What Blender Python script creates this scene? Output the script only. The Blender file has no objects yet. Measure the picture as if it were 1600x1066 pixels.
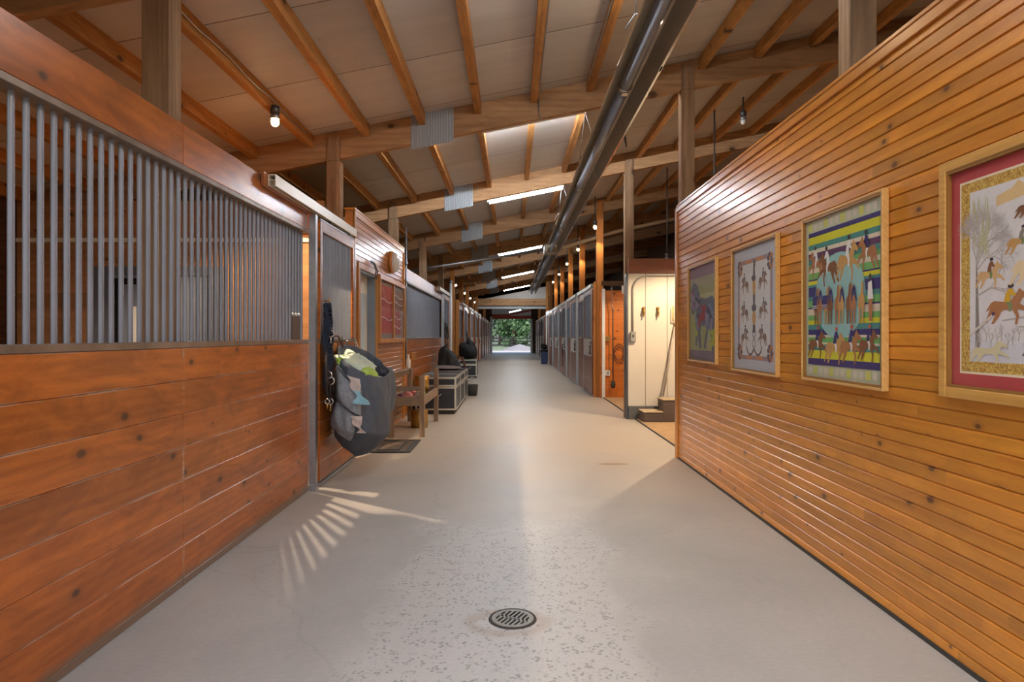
import bpy, bmesh, math, random
from mathutils import Vector, Matrix
random.seed(7)
SC = bpy.context.scene
COL = SC.collection
PI = math.pi
CH = 1.40                      # camera height
F = 1040.0                     # focal length in pixels of the 1600 px frame

# ------------------------------------------------------------------ helpers
def lin(c):
    c = c / 255.0
    return c / 12.92 if c <= 0.04045 else ((c + 0.055) / 1.055) ** 2.4
def rgb(r, g, b): return (lin(r), lin(g), lin(b), 1.0)

class MB:
    """collects shapes in world coordinates and links them as ONE mesh object"""
    def __init__(s): s.v = []; s.f = []; s.mi = []; s.sm = []
    def add(s, vs, fs, m=0, smooth=False):
        o = len(s.v); s.v += [tuple(p) for p in vs]
        for f in fs:
            s.f.append([i + o for i in f]); s.mi.append(m); s.sm.append(smooth)
    def capped(s, vs, fs, caps, m=0, smooth=False):
        o = len(s.v); s.add(vs, fs, m, smooth)
        for f in caps:
            s.f.append([i + o for i in f]); s.mi.append(m); s.sm.append(False)
    def box(s, x0, y0, z0, x1, y1, z1, m=0):
        if x0 > x1: x0, x1 = x1, x0
        if y0 > y1: y0, y1 = y1, y0
        if z0 > z1: z0, z1 = z1, z0
        s.add([(x0,y0,z0),(x1,y0,z0),(x1,y1,z0),(x0,y1,z0),(x0,y0,z1),(x1,y0,z1),(x1,y1,z1),(x0,y1,z1)],
              [(3,2,1,0),(4,5,6,7),(0,1,5,4),(1,2,6,5),(2,3,7,6),(3,0,4,7)], m)
    def cbox(s, x0, y0, z0, x1, y1, z1, c=0.004, m=0):
        """box with all edges chamfered by c"""
        if x0 > x1: x0, x1 = x1, x0
        if y0 > y1: y0, y1 = y1, y0
        if z0 > z1: z0, z1 = z1, z0
        c = min(c, (x1-x0)*.45, (y1-y0)*.45, (z1-z0)*.45)
        V = []; I = {}
        X = (x0, x1); Y = (y0, y1); Z = (z0, z1); sg = (1, -1)
        for a in (0,1):
            for b in (0,1):
                for d in (0,1):
                    for ax in (0,1,2):
                        p = [X[a]+sg[a]*c, Y[b]+sg[b]*c, Z[d]+sg[d]*c]
                        p[ax] = (X[a], Y[b], Z[d])[ax]
                        I[(a,b,d,ax)] = len(V); V.append(p)
        Fs = []
        for ax in (0,1,2):
            for e in (0,1):
                q = []
                for (g, h) in ((0,0),(1,0),(1,1),(0,1)):
                    k = [0,0,0]; k[ax] = e; k[(ax+1)%3] = g; k[(ax+2)%3] = h
                    q.append(I[(*k, ax)])
                Fs.append(q if e else q[::-1])
        for ax in (0,1,2):
            b1, b2 = (ax+1)%3, (ax+2)%3
            for g in (0,1):
                for h in (0,1):
                    k0 = [0,0,0]; k0[b1] = g; k0[b2] = h
                    k1 = list(k0); k1[ax] = 1
                    Fs.append([I[(*k0,b1)], I[(*k1,b1)], I[(*k1,b2)], I[(*k0,b2)]])
        for a in (0,1):
            for b in (0,1):
                for d in (0,1): Fs.append([I[(a,b,d,0)], I[(a,b,d,1)], I[(a,b,d,2)]])
        s.add(V, Fs, m)
    def prism(s, pts, axis, a, b, m=0, smooth=False):
        """closed outline pts (2D) extruded along axis from a to b"""
        n = len(pts)
        def mk(p, t):
            return {'x': (t, p[0], p[1]), 'y': (p[0], t, p[1]), 'z': (p[0], p[1], t)}[axis]
        vs = [mk(p, a) for p in pts] + [mk(p, b) for p in pts]
        fs = [(i, (i+1) % n, (i+1) % n + n, i + n) for i in range(n)]
        s.capped(vs, fs, [tuple(range(n))[::-1], tuple(range(n, 2*n))], m, smooth)
    def cyl(s, p, q, r, n=12, m=0, r2=None, caps=True):
        p = Vector(p); q = Vector(q); r2 = r if r2 is None else r2
        d = (q - p).normalized(); u = d.orthogonal().normalized(); w = d.cross(u)
        vs = []
        for (c, rr) in ((p, r), (q, r2)):
            for i in range(n):
                a = 2*PI*i/n; vs.append(c + (u*math.cos(a) + w*math.sin(a)) * rr)
        s.capped(vs, [(i, (i+1) % n, (i+1) % n + n, i + n) for i in range(n)], [tuple(range(n))[::-1], tuple(range(n, 2*n))] if caps else [], m, True)
    def tube(s, pts, r, n=8, m=0, caps=True):
        pts = [Vector(p) for p in pts]; N = len(pts); vs = []
        d0 = (pts[1]-pts[0]).normalized(); u = d0.orthogonal().normalized()
        for i in range(N):
            d = (pts[min(i+1, N-1)] - pts[max(i-1, 0)])
            d = d.normalized() if d.length > 1e-9 else d0
            u = (u - d * u.dot(d)); u = u.normalized() if u.length > 1e-6 else d.orthogonal().normalized()
            w = d.cross(u); rr = r[i] if isinstance(r, (list, tuple)) else r
            for j in range(n):
                a = 2*PI*j/n; vs.append(pts[i] + (u*math.cos(a) + w*math.sin(a)) * rr)
        fs = []
        for i in range(N-1):
            for j in range(n):
                k = (j+1) % n; fs.append((i*n+j, i*n+k, (i+1)*n+k, (i+1)*n+j))
        s.capped(vs, fs, [tuple(range(n))[::-1], tuple(range((N-1)*n, N*n))] if caps else [], m, True)
    def torus(s, c, R, r, axis='x', n=18, k=7, m=0):
        c = Vector(c); vs = []; fs = []
        for i in range(n):
            a = 2*PI*i/n
            for j in range(k):
                b = 2*PI*j/k; rr = R + r*math.cos(b); h = r*math.sin(b)
                p = {'x': (h, rr*math.cos(a), rr*math.sin(a)), 'y': (rr*math.cos(a), h, rr*math.sin(a)), 'z': (rr*math.cos(a), rr*math.sin(a), h)}[axis]
                vs.append(c + Vector(p))
        for i in range(n):
            for j in range(k):
                fs.append((i*k+j, ((i+1)%n)*k+j, ((i+1)%n)*k+(j+1)%k, i*k+(j+1)%k))
        s.add(vs, fs, m, True)
    def lathe(s, prof, c=(0,0,0), axis='z', n=20, m=0):
        c = Vector(c); vs = []; fs = []; K = len(prof)
        for i in range(n):
            a = 2*PI*i/n
            for (r, h) in prof:
                p = {'z': (r*math.cos(a), r*math.sin(a), h), 'x': (h, r*math.cos(a), r*math.sin(a)), 'y': (r*math.cos(a), h, r*math.sin(a))}[axis]
                vs.append(c + Vector(p))
        for i in range(n):
            for j in range(K-1):
                i2 = (i+1) % n; fs.append((i*K+j, i2*K+j, i2*K+j+1, i*K+j+1))
        s.add(vs, fs, m, True)
    def grid(s, fn, nu, nv, m=0, thick=0.0, closed_u=False):
        """surface fn(u, v) -> point, optionally thickened"""
        vs = [fn(i/nu, j/nv) for i in range(nu+1) for j in range(nv+1)]
        W = nv + 1
        fs = [(i*W+j, (i+1)*W+j, (i+1)*W+j+1, i*W+j+1) for i in range(nu) for j in range(nv)]
        s.add(vs, fs, m, True)
    def build(s, name, mats, parent=None, origin=None):
        if not isinstance(mats, (list, tuple)): mats = [mats]
        if parent is not None:
            org = Vector(parent['_w']) if '_w' in parent else Vector((0,0,0))
        elif origin is not None: org = Vector(origin)
        else:
            xs = [p[0] for p in s.v]; ys = [p[1] for p in s.v]; zs = [p[2] for p in s.v]
            org = Vector(((min(xs)+max(xs))/2, (min(ys)+max(ys))/2, min(zs)))
        me = bpy.data.meshes.new(name)
        me.from_pydata([(p[0]-org.x, p[1]-org.y, p[2]-org.z) for p in s.v], [], s.f)
        for mt in mats: me.materials.append(mt)
        me.polygons.foreach_set('material_index', s.mi)
        me.polygons.foreach_set('use_smooth', s.sm)
        bm = bmesh.new(); bm.from_mesh(me)
        bmesh.ops.recalc_face_normals(bm, faces=bm.faces); bm.to_mesh(me); bm.free()
        me.update()
        o = bpy.data.objects.new(name, me); COL.objects.link(o)
        if parent is not None:
            o.parent = parent; o['_w'] = tuple(org)
        else:
            o.location = org; o['_w'] = tuple(org)
        return o

def pieces(mb, name, mats, parent):
    """each loose piece of mb becomes a part of its own"""
    par = list(range(len(mb.v)))
    def find(a):
        while par[a] != a: par[a] = par[par[a]]; a = par[a]
        return a
    for f in mb.f:
        for q in f[1:]: par[find(q)] = find(f[0])
    sets = {}
    for i, f in enumerate(mb.f): sets.setdefault(find(f[0]), []).append(i)
    for ids in sets.values():
        c = MB(); mp = {}
        for i in ids:
            for q in mb.f[i]:
                if q not in mp: mp[q] = len(c.v); c.v.append(mb.v[q])
            c.f.append([mp[q] for q in mb.f[i]]); c.mi.append(mb.mi[i]); c.sm.append(mb.sm[i])
        c.build(name, mats, parent)
def tag(o, label=None, cat=None, group=None, kind=None):
    if label: o['label'] = label
    if cat: o['category'] = cat
    if group: o['group'] = group
    if kind: o['kind'] = kind
    return o
def thing(name, label, cat, loc, group=None):
    o = bpy.data.objects.new(name, None); COL.objects.link(o)
    o.empty_display_size = 0.1; o.location = loc; o['_w'] = tuple(loc)
    return tag(o, label, cat, group)
def struct(o, label=None):
    o['kind'] = 'structure'
    if label: o['label'] = label
    return o
def copy_tree(o, loc=None, label=None, parent=None):
    c = o.copy(); COL.objects.link(c)
    if parent is not None: c.parent = parent
    if loc is not None: c.location = loc
    if label: c['label'] = label
    for ch in list(o.children): copy_tree(ch, parent=c)
    return c
ORD = ['first','second','third','fourth','fifth','sixth','seventh','eighth','ninth','tenth','eleventh','twelfth','thirteenth','fourteenth','fifteenth','sixteenth']

# ------------------------------------------------------------------ materials
class NT:
    def __init__(s, name):
        s.m = bpy.data.materials.new(name); s.m.use_nodes = True
        s.t = s.m.node_tree; s.b = s.t.nodes['Principled BSDF']
    def n(s, typ, **kw):
        nd = s.t.nodes.new(typ)
        for k, v in kw.items(): setattr(nd, k, v)
        return nd
    def l(s, a, b): s.t.links.new(a, b)
    def math(s, op, a, b=None, clamp=False):
        nd = s.n('ShaderNodeMath', operation=op); nd.use_clamp = clamp
        for i, x in enumerate((a, b)):
            if x is None: continue
            if isinstance(x, (int, float)): nd.inputs[i].default_value = x
            else: s.l(x, nd.inputs[i])
        return nd.outputs[0]
    def mix(s, fac, a, b, blend='MIX'):
        nd = s.n('ShaderNodeMix', data_type='RGBA', blend_type=blend)
        for i, x in ((0, fac), (6, a), (7, b)):
            if isinstance(x, (int, float, tuple)): nd.inputs[i].default_value = x
            else: s.l(x, nd.inputs[i])
        return nd.outputs[2]
    def ramp(s, fac, stops):
        nd = s.n('ShaderNodeValToRGB'); cr = nd.color_ramp
        while len(cr.elements) < len(stops): cr.elements.new(0.5)
        for e, (p, c) in zip(cr.elements, stops):
            e.position = p; e.color = c if isinstance(c, tuple) else (c, c, c, 1)
        s.l(fac, nd.inputs[0]); return nd.outputs[0]
    def pos(s, scale=(1,1,1), obj=False):
        if obj: src = s.n('ShaderNodeTexCoord').outputs['Object']
        else: src = s.n('ShaderNodeNewGeometry').outputs['Position']
        mp = s.n('ShaderNodeMapping'); mp.inputs['Scale'].default_value = scale
        s.l(src, mp.inputs['Vector']); return mp.outputs[0]
    def noise(s, vec, scale=1.0, detail=4, rough=.55, dist=0.0):
        nd = s.n('ShaderNodeTexNoise'); nd.inputs['Scale'].default_value = scale
        nd.inputs['Detail'].default_value = detail; nd.inputs['Roughness'].default_value = rough
        nd.inputs['Distortion'].default_value = dist
        s.l(vec, nd.inputs['Vector']); return nd.outputs['Fac']
    def voronoi(s, vec, scale=1.0, rnd=1.0, out='Distance'):
        nd = s.n('ShaderNodeTexVoronoi'); nd.inputs['Scale'].default_value = scale
        nd.inputs['Randomness'].default_value = rnd
        s.l(vec, nd.inputs['Vector']); return nd.outputs[out]
    def bump(s, h, strength=.2, dist=.01):
        nd = s.n('ShaderNodeBump'); nd.inputs['Strength'].default_value = strength
        nd.inputs['Distance'].default_value = dist
        s.l(h, nd.inputs['Height']); s.l(nd.outputs[0], s.b.inputs['Normal'])
    def set(s, **kw):
        nm = {'col': 'Base Color', 'rough': 'Roughness', 'metal': 'Metallic', 'spec': 'Specular IOR Level', 'coat': 'Coat Weight', 'coatr': 'Coat Roughness', 'sheen': 'Sheen Weight', 'trans': 'Transmission Weight'}
        for k, v in kw.items():
            i = s.b.inputs[nm[k]]
            if isinstance(v, (int, float, tuple)): i.default_value = v
            else: s.l(v, i)

def plain(name, col, rough=.6, metal=0, spec=.5, var=.12, vs=6.0, coat=0, bump=0):
    t = NT(name); p = t.pos()
    nz = t.noise(p, vs, 4)
    k = t.ramp(nz, [(.25, (1-var, 1-var, 1-var, 1)), (.75, (1+var*.6,)*3 + (1,))])
    t.set(col=t.mix(1.0, col, k, 'MULTIPLY'), rough=rough, metal=metal, spec=spec, coat=coat)
    if bump: t.bump(t.noise(p, vs*12, 5), bump, .004)
    return t.m
def flat(name, col, rough=.8, spec=.3):
    t = NT(name); t.set(col=col, rough=rough, spec=spec); return t.m
def wood(name, c1, c2, axis='Y', sc=1.0, rough=.5, coat=0.0, coatr=.2, knots=0.0, pitch=None, z0=0.0, var=.2, bump=.15, dirt=0.0, wear=0.0, perobj=.0, knotcol=rgb(60,36,20), spec=.4, seg=2.2, blotch=0.0):
    t = NT(name)
    lng, sh = .55*sc, 9.0*sc
    s1 = {'X': (lng, sh, sh), 'Y': (sh, lng, sh), 'Z': (sh, sh, lng)}[axis]
    geo = t.n('ShaderNodeNewGeometry').outputs['Position']
    sep = t.n('ShaderNodeSeparateXYZ'); t.l(geo, sep.inputs[0])
    vec = geo
    rnd = None
    if pitch:
        idx = t.math('FLOOR', t.math('DIVIDE', t.math('SUBTRACT', sep.outputs[2], z0), pitch))
        wn0 = t.n('ShaderNodeTexWhiteNoise', noise_dimensions='1D'); t.l(idx, wn0.inputs['W'])
        al = sep.outputs[1] if axis == 'Y' else sep.outputs[0]
        sg = t.math('FLOOR', t.math('ADD', t.math('DIVIDE', al, seg), t.math('MULTIPLY', wn0.outputs['Value'], 5.0)))
        cb = t.n('ShaderNodeCombineXYZ'); t.l(idx, cb.inputs[0]); t.l(sg, cb.inputs[1])
        wn = t.n('ShaderNodeTexWhiteNoise', noise_dimensions='3D'); t.l(cb.outputs[0], wn.inputs['Vector'])
        rnd = wn.outputs['Value']
        va = t.n('ShaderNodeVectorMath', operation='MULTIPLY_ADD')
        t.l(wn.outputs['Color'], va.inputs[0]); va.inputs[1].default_value = (7,7,7); t.l(geo, va.inputs[2]); vec = va.outputs[0]
    elif perobj:
        oi = t.n('ShaderNodeObjectInfo'); rnd = oi.outputs['Random']
        cb = t.n('ShaderNodeCombineXYZ')
        for i in range(3): t.l(t.math('MULTIPLY', rnd, 13.0+i*7), cb.inputs[i])
        va = t.n('ShaderNodeVectorMath', operation='ADD'); t.l(geo, va.inputs[0]); t.l(cb.outputs[0], va.inputs[1]); vec = va.outputs[0]
    mp = t.n('ShaderNodeMapping'); mp.inputs['Scale'].default_value = s1; t.l(vec, mp.inputs['Vector'])
    n1 = t.noise(mp.outputs[0], 1.0, 5, .6, 1.2)
    wv = t.n('ShaderNodeTexWave', wave_type='RINGS', rings_direction='SPHERICAL' if False else axis); wv.inputs['Scale'].default_value = .9
    wv.inputs['Distortion'].default_value = 5.0; wv.inputs['Detail'].default_value = 3; wv.inputs['Detail Scale'].default_value = .6
    t.l(mp.outputs[0], wv.inputs['Vector'])
    mp2 = t.n('ShaderNodeMapping'); mp2.inputs['Scale'].default_value = tuple(x*6 for x in s1); t.l(vec, mp2.inputs['Vector'])
    n2 = t.noise(mp2.outputs[0], 1.0, 3, .6)
    f = t.math('ADD', t.math('MULTIPLY', n1, .62), t.math('ADD', t.math('MULTIPLY', wv.outputs['Fac'], .10), t.math('MULTIPLY', n2, .28)))
    col = t.ramp(f, [(.25, c2), (.75, c1)])
    if blotch:
        mb_ = t.n('ShaderNodeMapping'); mb_.inputs['Scale'].default_value = {'X': (1.6,5,6), 'Y': (5,1.6,6), 'Z': (6,6,1.6)}[axis]; t.l(vec, mb_.inputs['Vector'])
        kb = t.ramp(t.noise(mb_.outputs[0], 1.0, 6, .68, 1.6), [(.32, (1-blotch, 1-blotch*1.1, 1-blotch*1.15, 1)), (.62, (1.12, 1.1, 1.05, 1))])
        col = t.mix(1.0, col, kb, 'MULTIPLY')
    if rnd is not None:
        k = t.ramp(rnd, [(0, (1-var,)*3 + (1,)), (1, (1+var*.7, 1+var*.6, 1+var*.5, 1))])
        col = t.mix(1.0, col, k, 'MULTIPLY')
    if knots:
        s2 = t.n('ShaderNodeSeparateXYZ'); t.l(vec, s2.inputs[0])
        cb2 = t.n('ShaderNodeCombineXYZ')
        al2 = s2.outputs[1] if axis == 'Y' else s2.outputs[0] if axis == 'X' else t.math('ADD', s2.outputs[0], s2.outputs[1])
        t.l(t.math('MULTIPLY', al2, knots*(1.0 if axis != 'Z' else 2.2)), cb2.inputs[0]); t.l(t.math('MULTIPLY', s2.outputs[2], knots*(1.6 if axis != 'Z' else .9)), cb2.inputs[1])
        vo = t.n('ShaderNodeTexVoronoi', voronoi_dimensions='2D'); vo.inputs['Scale'].default_value = 1.0
        t.l(cb2.outputs[0], vo.inputs['Vector'])
        sc3 = t.n('ShaderNodeSeparateColor'); t.l(vo.outputs['Color'], sc3.inputs[0])
        dd = t.math('DIVIDE', vo.outputs['Distance'], t.math('ADD', .35, t.math('MULTIPLY', sc3.outputs[0], .9)))
        km = t.ramp(dd, [(.022, .9), (.04, .75), (.055, .25), (.13, 0.0)])
        col = t.mix(km, col, knotcol)
    r_in = rough
    if wear and pitch:
        fr = t.math('FRACT', t.math('DIVIDE', t.math('SUBTRACT', sep.outputs[2], z0), pitch))
        ed = t.math('ABSOLUTE', t.math('SUBTRACT', fr, .5))
        em = t.ramp(ed, [(.455, 0.0), (.48, 1.0)])
        jd = t.math('ABSOLUTE', t.math('SUBTRACT', sep.outputs[1], 3.722)); em = t.math('MAXIMUM', em, t.ramp(jd, [(.006, 1.0), (.016, 0.0)]))
        nz = t.noise(t.pos((18, 7, 60)), 1.0, 5, .7)
        mk_ = t.math('MULTIPLY', em, t.ramp(t.math('ADD', t.math('MULTIPLY', nz, .5), t.math('MULTIPLY', t.noise(t.pos((2, 2.6, 9)), 1.0, 4), .5)), [(.46, 0.0), (.60, 1.0)]))
        sp = t.ramp(t.noise(t.pos((30, 22, 34)), 1.0, 6, .75), [(.62, 0.0), (.70, .75)])
        big = t.ramp(t.noise(t.pos((1.2, 1.2, 2.2)), 1.0, 3), [(.45, 0.0), (.7, 1.0)])
        w = t.math('MULTIPLY', t.math('MAXIMUM', mk_, t.math('MULTIPLY', sp, big)), wear)
        col = t.mix(w, col, rgb(184, 160, 140))
        r_in = t.math('ADD', t.math('MULTIPLY', t.noise(t.pos((3, 3, 3)), 1.0, 5), .22), rough - .11)
    if dirt:
        nz = t.noise(t.pos((6, 6, 14)), 1.0, 5, .7)
        hz = t.math('SUBTRACT', sep.outputs[2], t.math('MULTIPLY', nz, .05))
        dm = t.ramp(hz, [(.015, 1.0), (.06, 0.0)])
        col = t.mix(t.math('MULTIPLY', dm, dirt), col, rgb(120, 104, 88))
    t.set(col=col, rough=r_in, coat=coat, coatr=coatr, spec=spec)
    if bump: t.bump(t.math('ADD', n2, t.math('MULTIPLY', n1, .6)), bump, .003)
    return t.m
def emit(name, col, st):
    t = NT(name); t.set(col=col, rough=.4)
    t.b.inputs['Emission Color'].default_value = col; t.b.inputs['Emission Strength'].default_value = st
    return t.m

M = {}
M['kick'] = wood('stained_stall_plank', rgb(196,116,44), rgb(148,78,26), 'Y', .9, .34, .25, .22, 1.7, .184, 1.333-.184*8, .16, .2, dirt=.9, wear=.8, seg=3.8, blotch=.34)
M['kickx'] = wood('stained_partition_plank', rgb(190,138,92), rgb(146,98,60), 'X', .9, .5, 0, .3, 1.6, .184, 1.333-.184*8, .2, .2)
M['header'] = wood('stained_header_board', rgb(198,118,44), rgb(146,76,26), 'Y', .6, .32, .75, .28, .9, None, 0, .15, .2, perobj=1, blotch=.4)
M['far_kick'] = wood('stall_door_board', rgb(150,92,66), rgb(104,58,38), 'Z', .7, .4, .15, .25, 0, None, 0, .2, .15, perobj=1)
M['pine'] = wood('varnished_pine_board', rgb(212,148,50), rgb(178,110,34), 'Y', 1.0, .34, .4, .22, 2.1, .0675, 0, .2, .1, seg=2.6, blotch=.16, knotcol=rgb(74,40,16))
M['pine_l'] = wood('varnished_office_board', rgb(196,130,66), rgb(160,98,44), 'Y', 1.0, .3, .6, .24, 2.0, .0675, 0, .2, .1, seg=2.6)
M['pine_o'] = wood('orange_pine_board', rgb(222,132,52), rgb(184,96,30), 'X', .9, .45, .1, .3, 1.8, .14, 0, .18, .12)
M['trim'] = wood('varnished_pine_trim', rgb(206,142,60), rgb(166,100,34), 'Y', 1.0, .35, .3, .2, 0, None, 0, .1, .1, perobj=1)
M['trimz'] = wood('varnished_upright_trim', rgb(206,146,78), rgb(168,106,50), 'Z', 1.0, .35, .3, .2, 0, None, 0, .1, .1, perobj=1)
M['beam'] = wood('rough_sawn_beam', rgb(200,160,118), rgb(148,108,72), 'X', .8, .7, 0, .3, .8, None, 0, .14, .3, perobj=1, blotch=.16)
M['purlin'] = wood('rough_sawn_purlin', rgb(196,146,84), rgb(158,104,52), 'Y', 1.0, .68, 0, .3, 1.3, None, 0, .14, .3, perobj=1, blotch=.3)
M['post'] = wood('rough_sawn_post', rgb(178,146,114), rgb(112,86,64), 'Z', .9, .7, 0, .3, 1.1, None, 0, .14, .35, perobj=1, blotch=.2)
M['post_o'] = wood('golden_post', rgb(206,138,64), rgb(156,92,38), 'Z', .9, .6, 0, .3, 1.3, None, 0, .14, .3, perobj=1)
M['oldwood'] = wood('weathered_cart_wood', rgb(150,128,106), rgb(108,88,70), 'Y', 1.0, .6, 0, .3, .3, None, 0, .1, .2, perobj=1)
M['oldwoodz'] = wood('weathered_cart_leg', rgb(158,134,110), rgb(108,86,66), 'Z', 1.0, .6, 0, .3, 0, None, 0, .1, .2, perobj=1)
M['dark_wood'] = wood('dark_barn_board', rgb(104,70,44), rgb(62,40,24), 'Y', .8, .75, 0, .3, 0, .2, 0, .25, .2)
M['red_wood'] = plain('red_painted_board', rgb(196,76,50), .6)
M['step'] = wood('grey_brown_step_wood', rgb(112,96,84), rgb(76,62,54), 'X', 1.2, .7, 0, .3, .3, None, 0, .1, .2)
M['gold'] = wood('gilt_frame_wood', rgb(214,170,96), rgb(176,128,58), 'Y', 2.0, .34, .2, .2, 0, None, 0, .1, .08)
M['slip'] = plain('dark_gilt_slip', rgb(164,122,66), .35, .3)
M['frame'] = wood('blond_frame_wood', rgb(226,186,122), rgb(194,148,84), 'Y', 1.6, .4, .15, .2, 0, None, 0, .1, .08)
M['galv'] = plain('galvanized_steel', rgb(168,172,178), .36, .85, var=.22, vs=9)
M['bar'] = plain('grey_steel_bar', rgb(140,146,158), .42, .25, var=.12, vs=5)
M['ledge'] = plain('worn_steel_channel', rgb(150,136,124), .42, .7, var=.3, vs=7)
M['steel_dk'] = plain('dull_dark_steel', rgb(92,92,94), .45, .7, var=.2)
M['alum'] = plain('polished_aluminium', rgb(205,205,205), .2, 1.0, var=.06)
M['hood'] = plain('dull_reflector_metal', rgb(172,160,142), .4, .35, var=.16, vs=3)
M['tube'] = plain('blued_steel_tube', rgb(128,136,150), .34, .4, var=.2, vs=4)
M['cream'] = plain('cream_enamel', rgb(226,220,204), .35, 0, var=.06)
M['white'] = plain('white_painted_metal', rgb(228,228,224), .4, 0, var=.08)
M['frp'] = plain('cream_wall_panel', rgb(208,200,186), .42, 0, var=.05, vs=2, bump=.05)
M['grey_curb'] = plain('grey_painted_curb', rgb(96,94,92), .7, 0, var=.25)
M['black'] = plain('black_fabric', rgb(30,29,31), .85, 0, var=.3, vs=20, bump=.3)
M['brownc'] = plain('brown_strap_fabric', rgb(92,60,52), .8, 0, var=.3, vs=20)
M['navy'] = plain('navy_rope', rgb(28,40,62), .8, 0, var=.4, vs=60, bump=.5)
M['leather'] = plain('dark_leather', rgb(44,34,32), .5, 0, var=.3, vs=20)
M['bag'] = plain('charcoal_canvas', rgb(80,88,100), .75, 0, var=.18, vs=9, bump=.25)
M['net'] = plain('grey_mesh_pocket', rgb(136,144,154), .6, 0, var=.3, vs=40, bump=.5)
M['lime'] = plain('lime_cloth', rgb(176,206,96), .85, 0, var=.15, vs=12)
M['paleclo'] = plain('pale_green_cloth', rgb(206,220,200), .85, 0, var=.15, vs=10)
M['navyclo'] = plain('navy_cloth', rgb(40,44,64), .85, 0, var=.3, vs=14)
M['rag'] = plain('off_white_rag', rgb(196,184,180), .9, 0, var=.15, vs=14)
M['ragblue'] = plain('pale_blue_rag', rgb(140,190,210), .9, 0, var=.15, vs=14)
M['chrome'] = plain('bright_nickel', rgb(210,208,204), .2, 1.0, var=.05)
M['brass'] = plain('aged_brass', rgb(190,150,80), .35, .8, var=.2)
M['alcove_header'] = wood('reddish_header_board', rgb(158,92,50), rgb(112,60,30), 'X', .8, .5, .1, .3, .4, None, 0, .1, .2)
M['pale_steel'] = plain('pale_painted_steel', rgb(214,210,204), .3, .2, var=.12)
M['trunk'] = plain('black_trunk_panel', rgb(36,38,46), .4, 0, var=.25, vs=5)
M['trunktrim'] = plain('silver_trunk_edging', rgb(206,200,184), .28, .8, var=.1)
M['pinkclo'] = plain('pink_leg_wrap', rgb(196,120,116), .85, 0, var=.2, vs=20)
M['purple'] = plain('purple_leg_wrap', rgb(96,52,84), .85, 0, var=.2, vs=20)
M['bluebin'] = plain('blue_plastic', rgb(40,62,112), .45, 0, var=.1)
M['rubber'] = plain('dark_rubber', rgb(58,56,54), .75, 0, var=.25, vs=14)
M['grate'] = plain('brown_mat_fibre', rgb(104,88,74), .9, 0, var=.3, vs=40, bump=.4)
M['iron'] = plain('grey_cast_iron', rgb(146,146,142), .5, .6, var=.2, vs=30)
M['void'] = flat('drain_void', rgb(14,14,14))
M['plastic_w'] = plain('white_plastic', rgb(222,220,214), .4, 0, var=.05)
M['glassw'] = plain('frosted_lamp_glass', rgb(226,226,222), .3, 0, var=.04, coat=.3)
M['tubebare'] = emit('lit_bare_tube', (.88, .94, 1.0, 1), 460.0)
M['tubedim'] = emit('lit_dimmed_lens', (.88, .94, 1.0, 1), 60.0)  # dimmed lens for the added strip above the camera
M['tubeem'] = emit('lit_fluorescent_lens', (.88, .94, 1.0, 1), 88.0)
M['bulb'] = emit('lit_warm_bulb', (1.0, .66, .30, 1), 14.0)
M['bulbw'] = emit('lit_pale_bulb', (1.0, .86, .68, 1), 14.0)

def corrugated():
    t = NT('corrugated_sheet'); t.set(col=rgb(178,184,190), rough=.4, metal=.35); return t.m
M['corr'] = corrugated()

def panel_ceiling():
    t = NT('white_roof_panel')
    geo = t.n('ShaderNodeNewGeometry').outputs['Position']
    sep = t.n('ShaderNodeSeparateXYZ'); t.l(geo, sep.inputs[0])
    P = 3.79/3
    sv = t.math('DIVIDE', t.math('SUBTRACT', sep.outputs[1], 3.80-.15), P)
    fr = t.math('ABSOLUTE', t.math('SUBTRACT', t.math('FRACT', sv), .5))
    wob = t.math('MULTIPLY', t.noise(t.pos((1.5, 3, 3)), 1.0, 3), .004)
    seam = t.ramp(t.math('ADD', fr, wob), [(.4945, 0.0), (.4985, 1.0)])
    wn = t.n('ShaderNodeTexWhiteNoise', noise_dimensions='1D'); t.l(t.math('FLOOR', sv), wn.inputs['W'])
    base = t.ramp(wn.outputs['Value'], [(0, rgb(182,177,172)), (1, rgb(196,191,186))])
    st = t.ramp(t.noise(t.pos((.9, 6, 1)), 1.0, 5, .65), [(.3, (.9,.88,.86,1)), (.7, (1.03,1.02,1.0,1))])
    base = t.mix(1.0, base, st, 'MULTIPLY')
    sp = t.ramp(t.noise(t.pos((11, 14, 11)), 1.0, 5, .6), [(.70, 0.0), (.75, .6)])
    base = t.mix(sp, base, rgb(120,104,84))
    t.set(col=t.mix(t.math('MULTIPLY', seam, .85), base, rgb(84,58,40)), rough=.55)
    t.bump(t.math('MULTIPLY', seam, -1.0), .4, .006)
    return t.m
M['ceil'] = panel_ceiling()

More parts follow.
